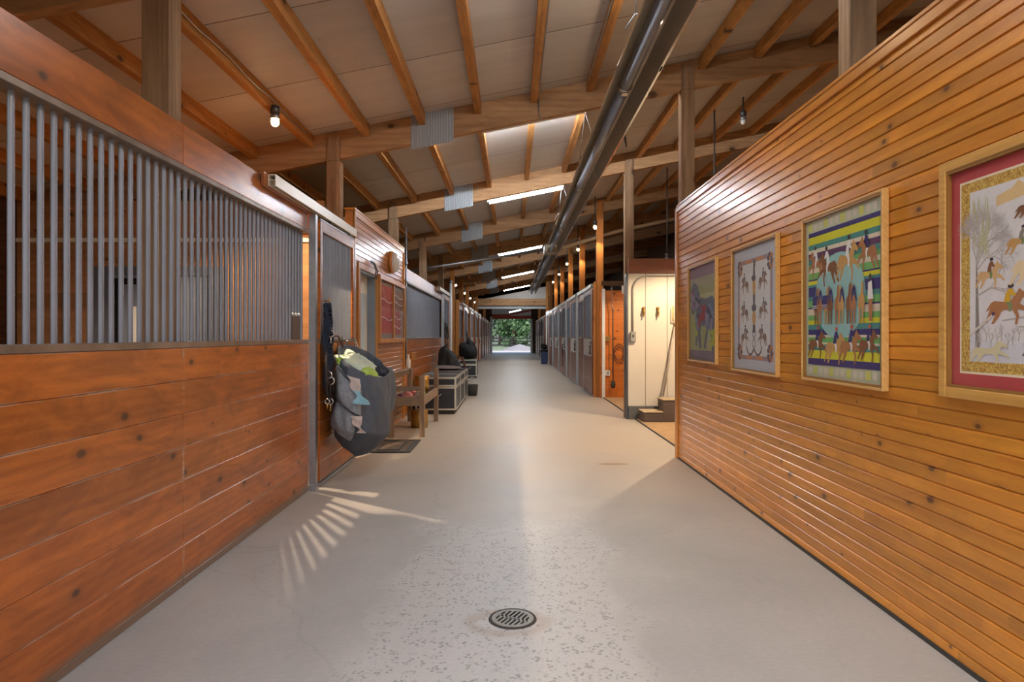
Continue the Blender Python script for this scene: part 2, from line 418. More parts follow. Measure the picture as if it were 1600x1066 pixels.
def concrete():
    t = NT('worn_concrete')
    geo = t.n('ShaderNodeNewGeometry').outputs['Position']
    sep = t.n('ShaderNodeSeparateXYZ'); t.l(geo, sep.inputs[0])
    big = t.noise(t.pos((.7, .7, .7)), 1.0, 5, .6, .4)
    base = t.ramp(big, [(.3, rgb(160,163,164)), (.7, rgb(184,186,186))])
    fine = t.ramp(t.noise(t.pos((26, 60, 20)), 1.0, 5, .7), [(.3, (.9,.9,.9,1)), (.72, (1.06,1.06,1.06,1))])
    base = t.mix(1.0, base, fine, 'MULTIPLY')
    # exposed aggregate along the middle of the aisle and close to the drain
    cx = t.math('ABSOLUTE', t.math('ADD', sep.outputs[0], .02))
    mid = t.math('SUBTRACT', 1.25, t.math('MULTIPLY', cx, 1.35))
    ny = t.math('SUBTRACT', 1.0, t.math('MULTIPLY', t.math('ABSOLUTE', t.math('SUBTRACT', sep.outputs[1], 2.9)), .30))
    msk = t.math('ADD', t.math('MULTIPLY', t.math('MINIMUM', mid, ny), .9), t.math('SUBTRACT', t.noise(t.pos((1.3, 1.0, 1)), 1.0, 4, .6), .62))
    msk = t.ramp(msk, [(.12, 0.0), (.3, 1.0)])
    base = t.mix(t.math('MULTIPLY', msk, .55), base, rgb(194,198,200))
    vd = t.voronoi(t.pos((46, 46, 46)), 1.0)
    vn = t.noise(t.pos((14, 14, 14)), 1.0, 3)
    peb = t.math('MULTIPLY', t.ramp(vd, [(.3, 1.0), (.46, 0.0)]), t.ramp(vn, [(.46, 0.0), (.54, 1.0)]))
    vd2 = t.ramp(t.voronoi(t.pos((70, 70, 70)), 1.0), [(.16, 1.0), (.3, 0.0)])
    peb = t.math('MAXIMUM', peb, t.math('MULTIPLY', vd2, .5))
    base = t.mix(t.math('MULTIPLY', t.math('MULTIPLY', peb, msk), .62), base, rgb(112,112,116))
    # tan ring of dried dirt round the drain
    dx = t.math('SUBTRACT', sep.outputs[0], -.02); dy = t.math('SUBTRACT', sep.outputs[1], 3.25)
    rr = t.math('SQRT', t.math('ADD', t.math('MULTIPLY', t.math('MULTIPLY', dx, dx), .55), t.math('MULTIPLY', dy, dy)))
    ring = t.ramp(t.math('ADD', rr, t.math('MULTIPLY', t.math('SUBTRACT', t.noise(t.pos((9,9,9)), 1.0, 4), .5), .10)), [(.09, .0), (.115, .6), (.14, .45), (.18, 0.0)])
    base = t.mix(t.math('MULTIPLY', ring, .75), base, rgb(150,128,102))
    # rust coloured spill
    sx = t.math('DIVIDE', t.math('SUBTRACT', sep.outputs[0], 1.1), .2); sy = t.math('DIVIDE', t.math('SUBTRACT', sep.outputs[1], 7.27), .085)
    sr = t.math('ADD', t.math('SQRT', t.math('ADD', t.math('MULTIPLY', sx, sx), t.math('MULTIPLY', sy, sy))), t.math('MULTIPLY', t.math('SUBTRACT', t.noise(t.pos((7,7,7)), 1.0, 4), .5), .7))
    base = t.mix(t.ramp(sr, [(.55, .95), (1.05, 0.0)]), base, rgb(112,72,44))
    # warm lamp light farther down the aisle, painted into the concrete as tan
    warm_tint = t.ramp(t.math('ADD', t.math('MULTIPLY', sep.outputs[1], .1), t.math('MULTIPLY', big, .3)), [(.60, 0.0), (1.0, .7)])
    base = t.mix(warm_tint, base, rgb(194,176,152))
    crack = t.n('ShaderNodeTexVoronoi', feature='DISTANCE_TO_EDGE'); crack.inputs['Scale'].default_value = .33
    wv = t.n('ShaderNodeVectorMath', operation='MULTIPLY_ADD'); nz = t.n('ShaderNodeTexNoise'); nz.inputs['Scale'].default_value = 1.6; nz.inputs['Detail'].default_value = 5
    t.l(geo, nz.inputs['Vector']); t.l(nz.outputs['Color'], wv.inputs[0]); wv.inputs[1].default_value = (.9,.9,0); t.l(geo, wv.inputs[2]); t.l(wv.outputs[0], crack.inputs['Vector'])
    ck = t.ramp(crack.outputs['Distance'], [(.0005, .16), (.0016, 0.0)])
    base = t.mix(ck, base, rgb(110,100,90))
    t.set(col=base, rough=t.math('ADD', t.math('MULTIPLY', big, .25), .36), spec=.45)
    t.bump(t.math('ADD', t.noise(t.pos((40,40,40)), 1.0, 5), t.math('MULTIPLY', t.math('MULTIPLY', peb, msk), .8)), .18, .004)
    return t.m
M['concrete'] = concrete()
M['dirt'] = plain('packed_dirt', rgb(150,118,84), .95, 0, var=.3, vs=5, bump=.4)
M['grass'] = plain('pale_grass', rgb(108,122,96), .95, 0, var=.3, vs=2)
M['drive'] = plain('pale_drive', rgb(176,174,174), .9, 0, var=.12, vs=2)
M['gravel'] = plain('grey_gravel', rgb(132,130,134), .95, 0, var=.3, vs=7, bump=.6)
M['fence'] = plain('dark_fence_wood', rgb(30,30,34), .8)
M['bark'] = plain('tree_bark', rgb(80,66,52), .9)
M['leafa'] = plain('leaf_green', rgb(80,110,70), .7, 0, var=.4, vs=.8)
M['leafb'] = plain('leaf_dark_green', rgb(46,74,56), .7, 0, var=.4, vs=.8)
def pane():
    t = NT('picture_glass'); nd = t.t.nodes
    tr = t.n('ShaderNodeBsdfTransparent'); gl = t.n('ShaderNodeBsdfGlossy'); gl.inputs['Roughness'].default_value = .06
    fz = t.n('ShaderNodeFresnel'); fz.inputs['IOR'].default_value = 1.45
    mx = t.n('ShaderNodeMixShader'); bf = t.n('ShaderNodeNewGeometry').outputs['Backfacing']; t.l(t.math('MULTIPLY', t.math('MULTIPLY', fz.outputs[0], .55), t.math('SUBTRACT', 1.0, bf)), mx.inputs[0]); t.l(tr.outputs[0], mx.inputs[1]); t.l(gl.outputs[0], mx.inputs[2])
    t.l(mx.outputs[0], nd['Material Output'].inputs[0]); return t.m
M['pane'] = pane()
def paint(name, r, g, b): 
    k = 'p_' + name
    if k not in M: M[k] = plain('printed_' + name, rgb(r, g, b), .8, 0, .3, .06, 40)
    return M[k]
SKY = 0.2; EXPO = 0.82; PORT = []
# ------------------------------------------------------------------ layout numbers
WL, WR = -1.837, 1.895
Y0, BAY = 3.80, 3.79
def YK(k): return Y0 + BAY*k
SL = .2
def zroof(x): return 4.15 + SL*x
def zbeam(x): return 3.83 + SL*x
def zpur(x): return 4.02 + SL*x
XL, XR = -5.6, 6.2
YE = 54.2

# ------------------------------------------------------------------ setting
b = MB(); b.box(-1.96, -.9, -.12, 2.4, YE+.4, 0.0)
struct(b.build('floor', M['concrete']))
b = MB(); b.box(XL, -.9, -.14, -1.96, YE, -.02); b.box(2.4, -.9, -.14, XR, YE, -.02)
struct(b.build('floor_stalls', M['dirt']))
b = MB()
b.prism([(XL-.3, zroof(XL-.3)), (XR+.3, zroof(XR+.3)), (XR+.3, zroof(XR+.3)+.09), (XL-.3, zroof(XL-.3)+.09)], 'y', -.9, YE+.5)
struct(b.build('ceiling', M['ceil']))
b = MB(); b.prism([(XL-.12, -.02), (XL, -.02), (XL, zroof(XL)-.002), (XL-.12, zroof(XL-.12)-.002)], 'y', -.9, YE)
struct(b.build('wall_left_outer', M['dark_wood']))
b = MB(); b.prism([(XR, -.02), (XR+.12, -.02), (XR+.12, zroof(XR+.12)-.002), (XR, zroof(XR)-.002)], 'y', -.9, YE)
struct(b.build('wall_right_outer', M['dark_wood']))
# far gable wall with the big doorway
b = MB()
b.prism([(XL, -.02), (-1.65, -.02), (-1.65, 2.77), (-1.65, zroof(-1.65)-.01), (XL, zroof(XL)-.01)], 'y', YE, YE+.12, 0)
b.prism([(1.56, -.02), (XR, -.02), (XR, zroof(XR)-.01), (1.56, zroof(1.56)-.01)], 'y', YE, YE+.12, 0)
b.box(-1.65, YE, 2.77, 1.56, YE+.12, 3.05, 1)
b.prism([(-1.65, 3.05), (1.56, 3.05), (1.56, zroof(1.56)-.01), (-1.65, zroof(-1.65)-.01)], 'y', YE+.02, YE+.1, 2)
b.prism([(-1.65, 3.05), (-.2, 3.05), (1.56, 3.42), (1.56, 3.55), (-.3, 3.17), (-1.65, 3.17)], 'y', YE-.05, YE+.02, 1)
b.box(-1.78, YE-.06, 0, -1.60, YE, 2.95, 3); b.box(1.50, YE-.06, 0, 1.66, YE, 2.77, 3)
struct(b.build('wall_far', [M['dark_wood'], M['red_wood'], M['white'], M['white']]))

# V-grooved boards stacked up the wall, run along Y
def vboards(mb, xf, xb, y0, y1, z0, z1, pitch=.0675, c=.009):
    """outline of a grooved face at x = xf, back at xb"""
    s = 1 if xf > xb else -1
    pts = [(xb, z0), (xf, z0)]
    n0 = math.floor(z0/pitch)+1
    z = n0*pitch
    while z < z1-.004:
        pts += [(xf, z-c), (xf-s*c*.9, z-.001), (xf-s*c*.9, z+.001), (xf, z+c*.45)]
        z += pitch
    pts += [(xf, z1), (xb, z1)]
    n = len(pts)
    vs = [(p[0], y0, p[1]) for p in pts] + [(p[0], y1, p[1]) for p in pts]
    mb.add(vs, [(i, (i+1) % n, (i+1) % n + n, i+n) for i in range(n)])
    # end caps as a plain slab a hair inside
    mb.box(xb, y0+.0005, z0, xf-s*c*1.0, y1-.0005, z1)
ZW = 2.885
b = MB(); vboards(b, WR, WR+.033, -.85, 7.64, .0, ZW-.02)
wr = struct(b.build('wall_right', M['pine']))
b = MB(); b.cbox(WR-.016, -.85, ZW-.075, WR, 7.64, ZW-.02, .003); b.cbox(WR-.022, -.85, ZW-.02, WR+.033, 7.585, ZW+.004, .004)
struct(b.build('trim_right_cap', M['trim']))
b = MB(); b.cbox(WR-.02, 7.64, 0, WR+.033, 7.665, ZW-.02, .003); b.cbox(WR-.02, 7.585, 0, WR, 7.64, ZW-.075, .003)
struct(b.build('trim_right_corner', M['trimz']))
b = MB(); b.box(WR-.006, -.85, 0, WR, 7.58, .022)
struct(b.build('baseboard_right', M['rubber']))

# left office wall between the two stalls, with its door
OY0, OY1 = 7.73, 11.26
DY0, DY1, DZ = 7.98, 8.93, 2.21
b = MB()
vboards(b, WL, WL-.10, OY0, DY0, 0, ZW-.02); vboards(b, WL, WL-.10, DY0, DY1, DZ, ZW-.02); vboards(b, WL, WL-.10, DY1, OY1, 0, ZW-.02)
struct(b.build('wall_left', M['pine_l']))
b = MB()
b.cbox(WL, OY0, ZW-.09, WL+.018, OY1, ZW-.02, .003); b.cbox(WL-.11, OY0-.02, ZW-.02, WL+.022, OY1+.02, ZW+.006, .004)
b.cbox(WL, OY0-.02, 0, WL+.018, OY0+.05, ZW-.09, .003); b.cbox(WL, OY1-.05, 0, WL+.018, OY1+.02, ZW-.09, .003)
struct(b.build('trim_left_office', M['trim']))
b = MB(); b.box(WL-.13, DY0, 0.0, WL-.10, DY1, DZ, 0)
door = struct(b.build('door_1', M['cream']))
b = MB(); b.box(WL-.10, DY0, 0, WL+.004, DY0+.03, DZ, 0); b.box(WL-.10, DY1-.03, 0, WL+.004, DY1, DZ, 0); b.box(WL-.10, DY0+.03, DZ-.03, WL+.004, DY1-.03, DZ, 0)
b.build('door_jamb', plain('blue_grey_paint', rgb(128,138,150), .5), door)
b = MB(); b.cbox(WL+.001, DY0-.09, 0, WL+.022, DY0, DZ+.07, .003); b.cbox(WL+.001, DY1, 0, WL+.022, DY1+.09, DZ+.07, .003); b.cbox(WL+.001, DY0, DZ, WL+.022, DY1, DZ+.07, .003)
b.build('door_casing', M['trimz'], door)
b = MB(); b.box(WL-.099, DY0+.2, 1.0, WL-.094, DY1-.16, 1.95)
b.build('door_glass', plain('pale_door_glass', rgb(206,220,226), .12, 0, .6, .05), door)
b = MB(); b.cyl((WL-.10, DY1-.1, 1.0), (WL-.05, DY1-.1, 1.0), .012); b.cyl((WL-.055, DY1-.1, 1.0), (WL-.055, DY1-.2, 1.0), .011)
b.build('door_handle', M['steel_dk'], door)

# header wall that closes the roof space over the aisle, about two thirds down
YH = YK(9)
b = MB(); b.box(-1.95, YH, 2.94, 1.93, YH+.12, 3.08, 1); b.box(-1.95, YH, 3.13, 1.93, YH+.12, 3.52, 0); b.box(-1.95, YH+.02, 3.08, 1.93, YH+.12, 3.13, 2)
b.prism([(-1.95, 3.52), (1.93, 3.52), (1.93, zroof(1.93)-.01), (-1.95, zroof(-1.95)-.01)], 'y', YH+.04, YH+.1, 3)
struct(b.build('wall_header', [M['beam'], plain('grey_track_cover', rgb(170,172,172), .5), M['void'], M['ceil']]))

# cross walls between the stalls
def partition(name, x0, x1, y, z1, mat, th=.06):
    b = MB(); b.box(x0, y, -.02, x1, y+th, z1); return struct(b.build(name, mat))
for k in range(2, 14):
    if k not in (4, 5): partition('wall_partition_left', XL, -2.13, YK(k)+.02, 2.45, M['kickx'])
    if k > 3: partition('wall_partition_right', 2.10, XR, YK(k)+.02, 2.45, M['kickx'])
partition('wall_partition_left', XL, -2.13, YK(4)+.02, 2.45, M['kickx']); partition('wall_partition_left', XL, -2.13, YK(5)+.02, 2.45, M['kickx'])
# near stall: partition towards the office
pn = partition('wall_partition_left', XL, -2.13, 7.53, 2.46, M['kickx'])
b = MB(); b.box(XL, 7.53, 2.505, -2.13, 7.59, 2.93)
b.build('upper_boards', M['kickx'], pn)
b = MB(); b.box(XL, 7.51, 2.46, -2.13, 7.60, 2.505); b.build('cap_rail', M['cream'], pn)
b = MB(); b.box(-5.06, 7.495, 0, -5.0, 7.53, 2.40); b.build('steel_upright', M['galv'], pn)
gd = plain('blue_grey_stall_door', rgb(120,128,142), .5, 0, .5, .1)
b = MB(); b.box(-4.70, 7.49, 0, -3.24, 7.53, 2.16); dr2 = struct(b.build('door_2', gd))
b = MB(); b.box(-4.70, 7.475, 0, -4.52, 7.49, 2.18); b.box(-3.42, 7.475, 0, -3.24, 7.49, 2.18); b.box(-4.52, 7.475, 2.08, -3.42, 7.49, 2.18)
b.build('door_frame', plain('slate_door_frame', rgb(96,100,110), .5), dr2)
b = MB(); b.box(-4.50, 7.484, 0, -4.43, 7.49, 2.05); b.box(-4.06, 7.484, 0, -3.98, 7.49, 2.05); b.box(-4.43, 7.484, 1.98, -4.06, 7.49, 2.05); b.build('door_gap', M['void'], dr2)
b = MB(); b.box(-4.30, 7.482, 0, -4.10, 7.489, 1.73); b.build('white_board', M['white'], dr2)

# ------------------------------------------------------------------ frame of the roof
def bname(k):
    return {0: 'cross beam at the upper left corner, nearest the camera'}.get(k, ORD[k-1] + ' cross beam' if k <= 16 else '')
for k in range(-1, 13):
    y = YK(k)
    b = MB(); x0, x1 = XL+.01, XR-.01
    b.prism([(x0, zbeam(x0)), (x1, zbeam(x1)), (x1, zroof(x1)-.002), (x0, zroof(x0)-.002)], 'y', y+.04, y+.13)
    o = b.build('cross_beam', M['beam'])
    lab = ('rough brown cross beam glimpsed over the stall at the upper left corner' if k == 0 else
           'rough brown cross beam directly above the camera' if k < 0 else
           f'rough brown sloping cross beam under the white roof, {ORD[k-1]} from the camera' if k < 9 else
           f'rough cross beam beyond the far header wall, {ORD[k-9]} behind it')
    tag(o, lab, 'beam', 'sloping cross beams under the roof')
PX = [-1.03 + .64*n for n in range(-7, 11)]
for k in range(-1, 9):
    ya, yb = YK(k)+.131, YK(k+1)+.039
    for n, x in enumerate(PX):
        if k < 0 and x > -2.2: continue
        if k >= 4 and not (-2.4 < x < 2.3): continue
        b = MB(); h = .038
        b.prism([(x-h, zpur(x)+.0), (x-.0015, zpur(x)), (x, zpur(x)+.006), (x+.0015, zpur(x)), (x+h, zpur(x)), (x+h, zroof(x+h)-.001), (x-h, zroof(x-h)-.001)], 'y', ya, yb)
        o = b.build('purlin', M['purlin'])
        i = n - 9
        w = ('above the heater' if i == 0 else
             f'{ORD[-i-1]} left of the heater' if i < 0 else f'{ORD[i-1]} right of the heater')
        bay = ('over the camera' if k < 0 else 'before the first full cross beam' if k == 0 else
               f'between the {ORD[k-1]} and {ORD[k]} cross beams')
        tag(o, f'brown purlin {w}, {bay}', 'purlin', 'double purlins under the white roof panels')
# posts
for side in (-1, 1):
    for k in range(0, 13):
        if side < 0: xa, xb = -2.117, -1.957
        else: xa, xb = 1.93, 2.085
        y = YK(k); b = MB()
        zb = min(zbeam(xa), zbeam(xb)) - .002
        b.cbox(xa, y, -.0, xb, y+.14, zb, .005)
        b.box(xa+.012, y, zb, xb-.012, y+.038, zroof(xa)-.03)
        mt = M['post_o'] if (side > 0 and k >= 3) or (side < 0 and k >= 5) else M['post']
        o = b.build('timber_post', mt)
        where = ('left' if side < 0 else 'right')
        ex = {(-1,0): 'square weathered timber post right behind the near left stall front',
              (1,0): 'dark timber post with a pale side above the panelled right wall',
              (1,1): 'tall grey-brown timber post behind the end of the panelled right wall',
              (1,2): 'brown timber post rising above the cream panelled alcove wall',
              (1,3): 'golden timber post lit orange at the corner of the right stalls',
              (-1,1): 'timber post behind the end of the near sliding door'}.get((side, k),
              f'timber post on the {where} side of the aisle, {ORD[k]} from the camera')
        tag(o, ex, 'post', f'timber posts along the {where} side')
# corrugated plates on the beams
for k in range(1, 9):
    y = YK(k)+.0395; b = MB(); nr = 16; x0, x1 = -1.16, -.67; top = []; bot = []
    zt, zb_ = 4.0, 3.585
    N = nr*5
    prof = []
    for i in range(N+1):
        x = x0 + (x1-x0)*i/N
        prof.append((x, y - .003 - (.0, .004, .012, .012, .004)[i % 5]))
    vs = []
    for (x, yy) in prof:
        s = SL*(x+.9)
        vs += [(x, yy, zt+s-.02), (x, yy, zb_+s)]
    fs = [(2*i, 2*i+1, 2*i+3, 2*i+2) for i in range(N)]
    b.add(vs, fs, 0, False)
    o = b.build('corrugated_plate', M['corr'])
    md = o.modifiers.new('thickness', 'SOLIDIFY'); md.thickness = .002
    tag(o, f'square corrugated galvanized plate nailed to the {ORD[k-1]} cross beam from the camera', 'metal plate', 'corrugated plates on the cross beams')
# ------------------------------------------------------------------ stall fronts
ZL0, ZL1 = 1.333, 1.368          # ledge channel
ZH0, ZH1 = 2.355, 2.585          # header board
BD = {-1: -.10, 1: -.033}
def side_box(mb, side, d0, d1, ya, yb, za, zb, c=0, m=0):
    """d measured from the wall face towards the aisle (negative = into the stall)"""
    base = WL if side < 0 else WR
    xa, xb = base - side*d0, base - side*d1
    (mb.cbox(xa, ya, za, xb, yb, zb, c, m) if c else mb.box(xa, ya, za, xb, yb, zb, m))
def planks(mb, side, d0, d1, ya, yb, ztop, zbot=0.0, seams=()):
    ys = [ya] + list(seams) + [yb]
    for a, c in zip(ys[:-1], ys[1:]):
        z = ztop
        while z > zbot + .01:
            z2 = max(z - .184, zbot)
            side_box(mb, side, d0, d1, a + .0008, c - .0008, z2 + .0008, z - .0008, .0025)
            z = z2
def bars_into(mb, side, d, ya, yb, za, zb, pitch, r=.012, n=8):
    base = WL if side < 0 else WR
    c = int((yb - ya)/pitch)
    off = (yb - ya - (c-1)*pitch)/2
    for i in range(c):
        y = ya + off + i*pitch
        mb.cyl((base - side*d, y, za), (base - side*d, y, zb), r, n, 0, None, False)
def stall_front(side, ya, yb, label, group, near=False, seams=(), corner=False, pitch=.085):
    base = WL if side < 0 else WR
    t = thing('stall_front', label, 'stall front', (base, (ya+yb)/2, 0), group)
    b = MB(); planks(b, side, BD[side], 0, ya, yb, ZL0, 0.0, seams); b.build('kickboard', M['kick'] if side < 0 else M['far_kick'], t)
    b = MB(); side_box(b, side, BD[side], .004, ya, yb, ZL0, ZL1, .003); b.build('ledge_channel', M['ledge'], t)
    for a, c in zip([ya]+list(seams), list(seams)+[yb]):
        b = MB(); side_box(b, side, BD[side], 0, a+.001, c-.001, ZH0+.002, ZH1, .004); b.build('header_board', M['header'], t)
    b = MB(); side_box(b, side, BD[side], .005, ya, yb, ZH0-.03, ZH0, .002); b.build('header_channel', M['ledge'], t)
    if near:
        n = 0; y = 6.0 - .04
        while y > .1:
            b = MB(); b.cyl((base-.05, y, ZL1), (base-.05, y, ZH0-.03), .0125, 12, 0, None, False); b.build('bar', M['bar'], t); y -= .0785
    else:
        b = MB(); bars_into(b, side, BD[side]/2, ya, yb, ZL1, ZH0-.03, pitch); b.build('grille', M['bar'], t)
    if corner:
        b = MB(); side_box(b, side, BD[side], .03, ya-.05, ya-.002, 0, ZH1+.05, .004); b.build('corner_board', M['post_o'], t)
    return t
def sliding_door(side, ya, yb, label, group, latch=True, pitch=.075, d0=.012, d1=.062):
    base = WL if side < 0 else WR
    zt = 2.475
    t = thing('sliding_stall_door', label, 'stall door', (base - side*.04, (ya+yb)/2, 0), group)
    w = .085
    km = M['kick'] if side < 0 else M['far_kick']
    b = MB(); planks(b, side, d0+.004, d1-.006, ya+.004, yb-.004, ZL0, .04); b.build('kick_panel', km, t)
    sm = M['header'] if side < 0 else M['far_kick']
    for (a, c) in ((ya, ya+w), (yb-w, yb)):
        b = MB(); side_box(b, side, d0, d1, a, c, ZL1, zt, .003); b.build('stile', sm, t)
    b = MB(); side_box(b, side, d0, d1, ya+w, yb-w, zt-.10, zt, .003); b.build('top_rail', sm, t)
    b = MB(); side_box(b, side, d0, d1+.004, ya, yb, ZL0, ZL1, .003); b.build('ledge_channel', M['ledge'], t)
    b = MB(); side_box(b, side, d0, d1+.006, ya, yb, .012, .04); b.build('bottom_channel', M['galv'], t)
    b = MB(); bars_into(b, side, (d0+d1)/2, ya+w, yb-w, ZL1, zt-.10, pitch); b.build('grille', M['bar'], t)
    b = MB(); side_box(b, side, d1, d1+.004, ya-.0, ya+(.05 if latch else .014), ZL1, zt); side_box(b, side, d1, d1+.004, yb-(.05 if latch else .014), yb, .04, zt); side_box(b, side, d0, d1+.004, ya, yb, zt, zt+.014); b.build('edge_channel', M['pale_steel'] if latch else M['galv'], t)
    if latch:
        b = MB(); side_box(b, side, d1-.002, d1+.003, ya+.02, yb-.05, .92, ZL0-.004); b.build('latch_plate', M['pale_steel'], t)
        b = MB(); x = base - side*(d1+.014)
        yc = ya + .2
        for (a, c) in (((yc-.12, 1.18), (yc+.12, .98)), ((yc-.12, .98), (yc+.12, 1.18))):
            b.tube([(x, a[0], a[1]), (x, c[0], c[1])], .016, 6)
        side_box(b, side, d1+.003, d1+.015, ya+.06, ya+.26, 1.21, 1.27); b.build('latch', M['steel_dk'], t)
    return t
def door_track(side, ya, yb, label, board=True):
    base = WL if side < 0 else WR
    t = thing('door_track', label, 'door track', (base, (ya+yb)/2, 2.5), 'sliding door tracks')
    b = MB()
    for (p, q, r_, s_) in ((.028, .034, 2.515, 2.60), (.078, .084, 2.515, 2.60), (.034, .078, 2.594, 2.60), (.034, .046, 2.515, 2.52), (.066, .078, 2.515, 2.52), (.034, .078, 2.556, 2.560)):
        side_box(b, side, p, q, ya, yb, r_, s_)
    b.build('track_channel', M['cream'], t)
    if board:
        b = MB(); side_box(b, side, .002, .027, ya-.08, yb, 2.50, 2.605, .003); b.build('track_board', M['header'], t)
    b = MB()
    for y in (yb-1.0, yb-.25):
        side_box(b, side, .05, .058, y-.03, y+.03, 2.475, 2.515)
    pieces(b, 'hanger', M['steel_dk'], t)
    return t
def steel_post(side, y, label, top=2.505, w=.062):
    base = WL if side < 0 else WR
    t = thing('steel_upright', label, 'upright', (base - side*.03, y, 0), 'steel uprights beside the sliding doors')
    b = MB(); side_box(b, side, .002, .064, y-w/2, y-w/2+.006, .03, top); side_box(b, side, .002, .064, y+w/2-.006, y+w/2, .03, top); side_box(b, side, .058, .064, y-w/2+.006, y+w/2-.006, .03, top)
    b.build('channel', M['galv'], t)
    b = MB(); side_box(b, side, .0, .072, y-w/2-.008, y+w/2+.008, 0, .055, .003); b.build('foot_bracket', M['galv'], t)
    return t

nf = stall_front(-1, -.1, 6.0, 'near left stall front of orange-brown planks under a grille of grey bars', 'stall fronts of the left side', near=True, seams=(3.72,))
steel_post(-1, 6.04, 'galvanized steel upright at the end of the near left grille, beside the rope bundle')
nd_ = sliding_door(-1, 6.16, 7.52, 'near sliding stall door with narrow grille, the charcoal blanket bag hanging on it', 'sliding stall doors', latch=False, pitch=.06)
door_track(-1, 4.94, 7.52, 'cream steel door track over the near left sliding door')
b = MB(); side_box(b, -1, -.10, 0, 6.09, 7.71, ZH0-.03, ZH1, .004); struct(b.build('trim_door_header', M['header']))
# brown plate clipped to the near grille
t = thing('grille_plate', 'brown metal plate clipped on the bars beside the near steel upright', 'plate', (WL-.03, 5.75, 1.40))
b = MB(); b.cbox(WL-.036, 5.66, ZL1, WL-.03, 5.86, 1.575, .002); b.build('plate', plain('brown_plate', rgb(104,88,76), .5, .3), t)
b = MB()
for y in (5.67, 5.75, 5.83): b.cyl((WL-.036, y, 1.585), (WL-.022, y, 1.585), .014, 10)
pieces(b, 'clip', M['white'], t)

# second stall on the left
stall_front(-1, 11.40, 17.28, 'long left stall front beyond the office wall with a dull grey grille', 'stall fronts of the left side', pitch=.075)
steel_post(-1, 17.33, 'steel upright at the far end of the stall front beyond the office')
sliding_door(-1, 17.42, 18.9, 'left sliding stall door beyond the black tack trunks', 'sliding stall doors', False)
door_track(-1, 16.2, 18.9, 'pale door track above the door beyond the tack trunks')
# four stalls further down, then four more past the header wall
for i, k in enumerate([5,6,7,8,9,10,11,12]):
    y = YK(k)+.06; far = k >= 9
    nth = ORD[i] if not far else ORD[i-4]
    wh = 'before the header wall' if not far else 'past the header wall'
    stall_front(-1, y, y+1.95, f'fixed left stall front {wh}, {nth} counting away from the camera', 'stall fronts of the left side', corner=(k == 5), pitch=.1)
    sliding_door(-1, y+1.98, y+3.62, f'left sliding stall door {wh}, {nth} counting away from the camera', 'sliding stall doors', not far, pitch=.1)
    if not far: door_track(-1, y+.9, y+3.62, f'door track of the {nth} left stall door before the header wall')
for i, k in enumerate([3,4,5,6,7,8,9,10,11,12]):
    y = YK(k)+.10; far = k >= 9
    nth = ORD[i] if not far else ORD[i-6]
    wh = 'before the header wall' if not far else 'past the header wall'
    if k == 8:
        # a white framed doorway takes the last bay
        t = thing('door_frame_unit', 'white framed doorway at the end of the right stalls beside the blue bin', 'door frame', (WR, y+2.0, 0))
        b = MB(); side_box(b, 1, -.10, .02, y+.1, y+.28, 0, 2.72, .004); b.build('jamb', M['white'], t)
        b = MB(); side_box(b, 1, -.10, .02, y+2.5, y+2.68, 0, 2.72, .004); b.build('jamb', M['white'], t)
        b = MB(); side_box(b, 1, -.10, .02, y+.28, y+2.5, 2.5, 2.72, .004); b.build('lintel', M['white'], t)
        b = MB(); side_box(b, 1, -.10, -.05, y+.28, y+2.5, 0, 2.5); b.build('panel', M['dark_wood'], t)
        continue
    sliding_door(1, y+.06, y+1.75, f'right sliding stall door {wh}, {nth} counting away from the camera', 'sliding stall doors', not far, pitch=.1)
    stall_front(1, y+.0, y+3.66, f'right stall front {wh}, {nth} counting away from the camera', 'stall fronts of the right side', corner=(k == 3), pitch=.1)
    if not far:
        door_track(1, y+.06, y+3.2, f'door track of the {nth} right stall door before the header wall', board=False)
        if k > 3: steel_post(1, y-.05, f'steel upright in front of the {nth} right stall counting from the camera', top=2.62)
# round steel post in the open left bay
t = thing('pipe_post', 'pale steel pipe post in the gap between the left stalls', 'post', (-1.86, 20.2, 0))
b = MB(); b.cyl((-1.86, 20.2, 0), (-1.86, 20.2, 3.0), .045, 12); b.build('pipe', M['white'], t)
b = MB(); b.cyl((-1.86, 20.2, 3.0), (-1.86, 20.2, 3.08), .06, 12); b.cyl((-1.86, 20.2, 0), (-1.86, 20.2, .02), .09, 12); b.build('cap', M['galv'], t)

# ------------------------------------------------------------------ right alcoves
YA = 11.2
b = MB(); b.box(1.955, YA, .22, 5.6, YA+.15, 2.45)
for x in (2.245, 2.61, 2.98, 3.35):  # seams as narrow cover strips
    b.box(x-.005, YA-.002, .22, x+.005, YA, 2.45, 1)
struct(b.build('wall_alcove', [M['frp'], plain('panel_seam', rgb(120,108,92), .6)]))
b = MB(); b.box(1.925, YA-.012, 0, 1.954, YA+.16, 2.45); struct(b.build('trim_alcove_edge', M['steel_dk']))
b = MB(); b.cbox(1.955, YA-.03, 2.452, 5.6, YA+.02, 2.70, .004); struct(b.build('trim_alcove_header', M['alcove_header']))
b = MB(); b.cbox(1.955, YA-.045, 0, 5.6, YA+.15, .215, .006); struct(b.build('baseboard_alcove', M['grey_curb']))
YB = 15.06
b = MB(); b.box(1.99, YB, 0, 5.6, YB+.06, 2.43); struct(b.build('wall_alcove_second', M['pine_o']))
b = MB(); b.cbox(2.03, YB-.06, 0, 2.10, YB-.002, 2.46, .004); struct(b.build('trim_alcove_jamb', M['white']))
b = MB(); b.box(1.96, YB-.5, 2.50, 5.6, YB-.45, 2.60); struct(b.build('trim_alcove_rail', M['dark_wood']))
b = MB(); b.box(5.6, 7.7, -.02, 5.66, 15.1, 3.2); struct(b.build('wall_alcove_back', M['dark_wood']))
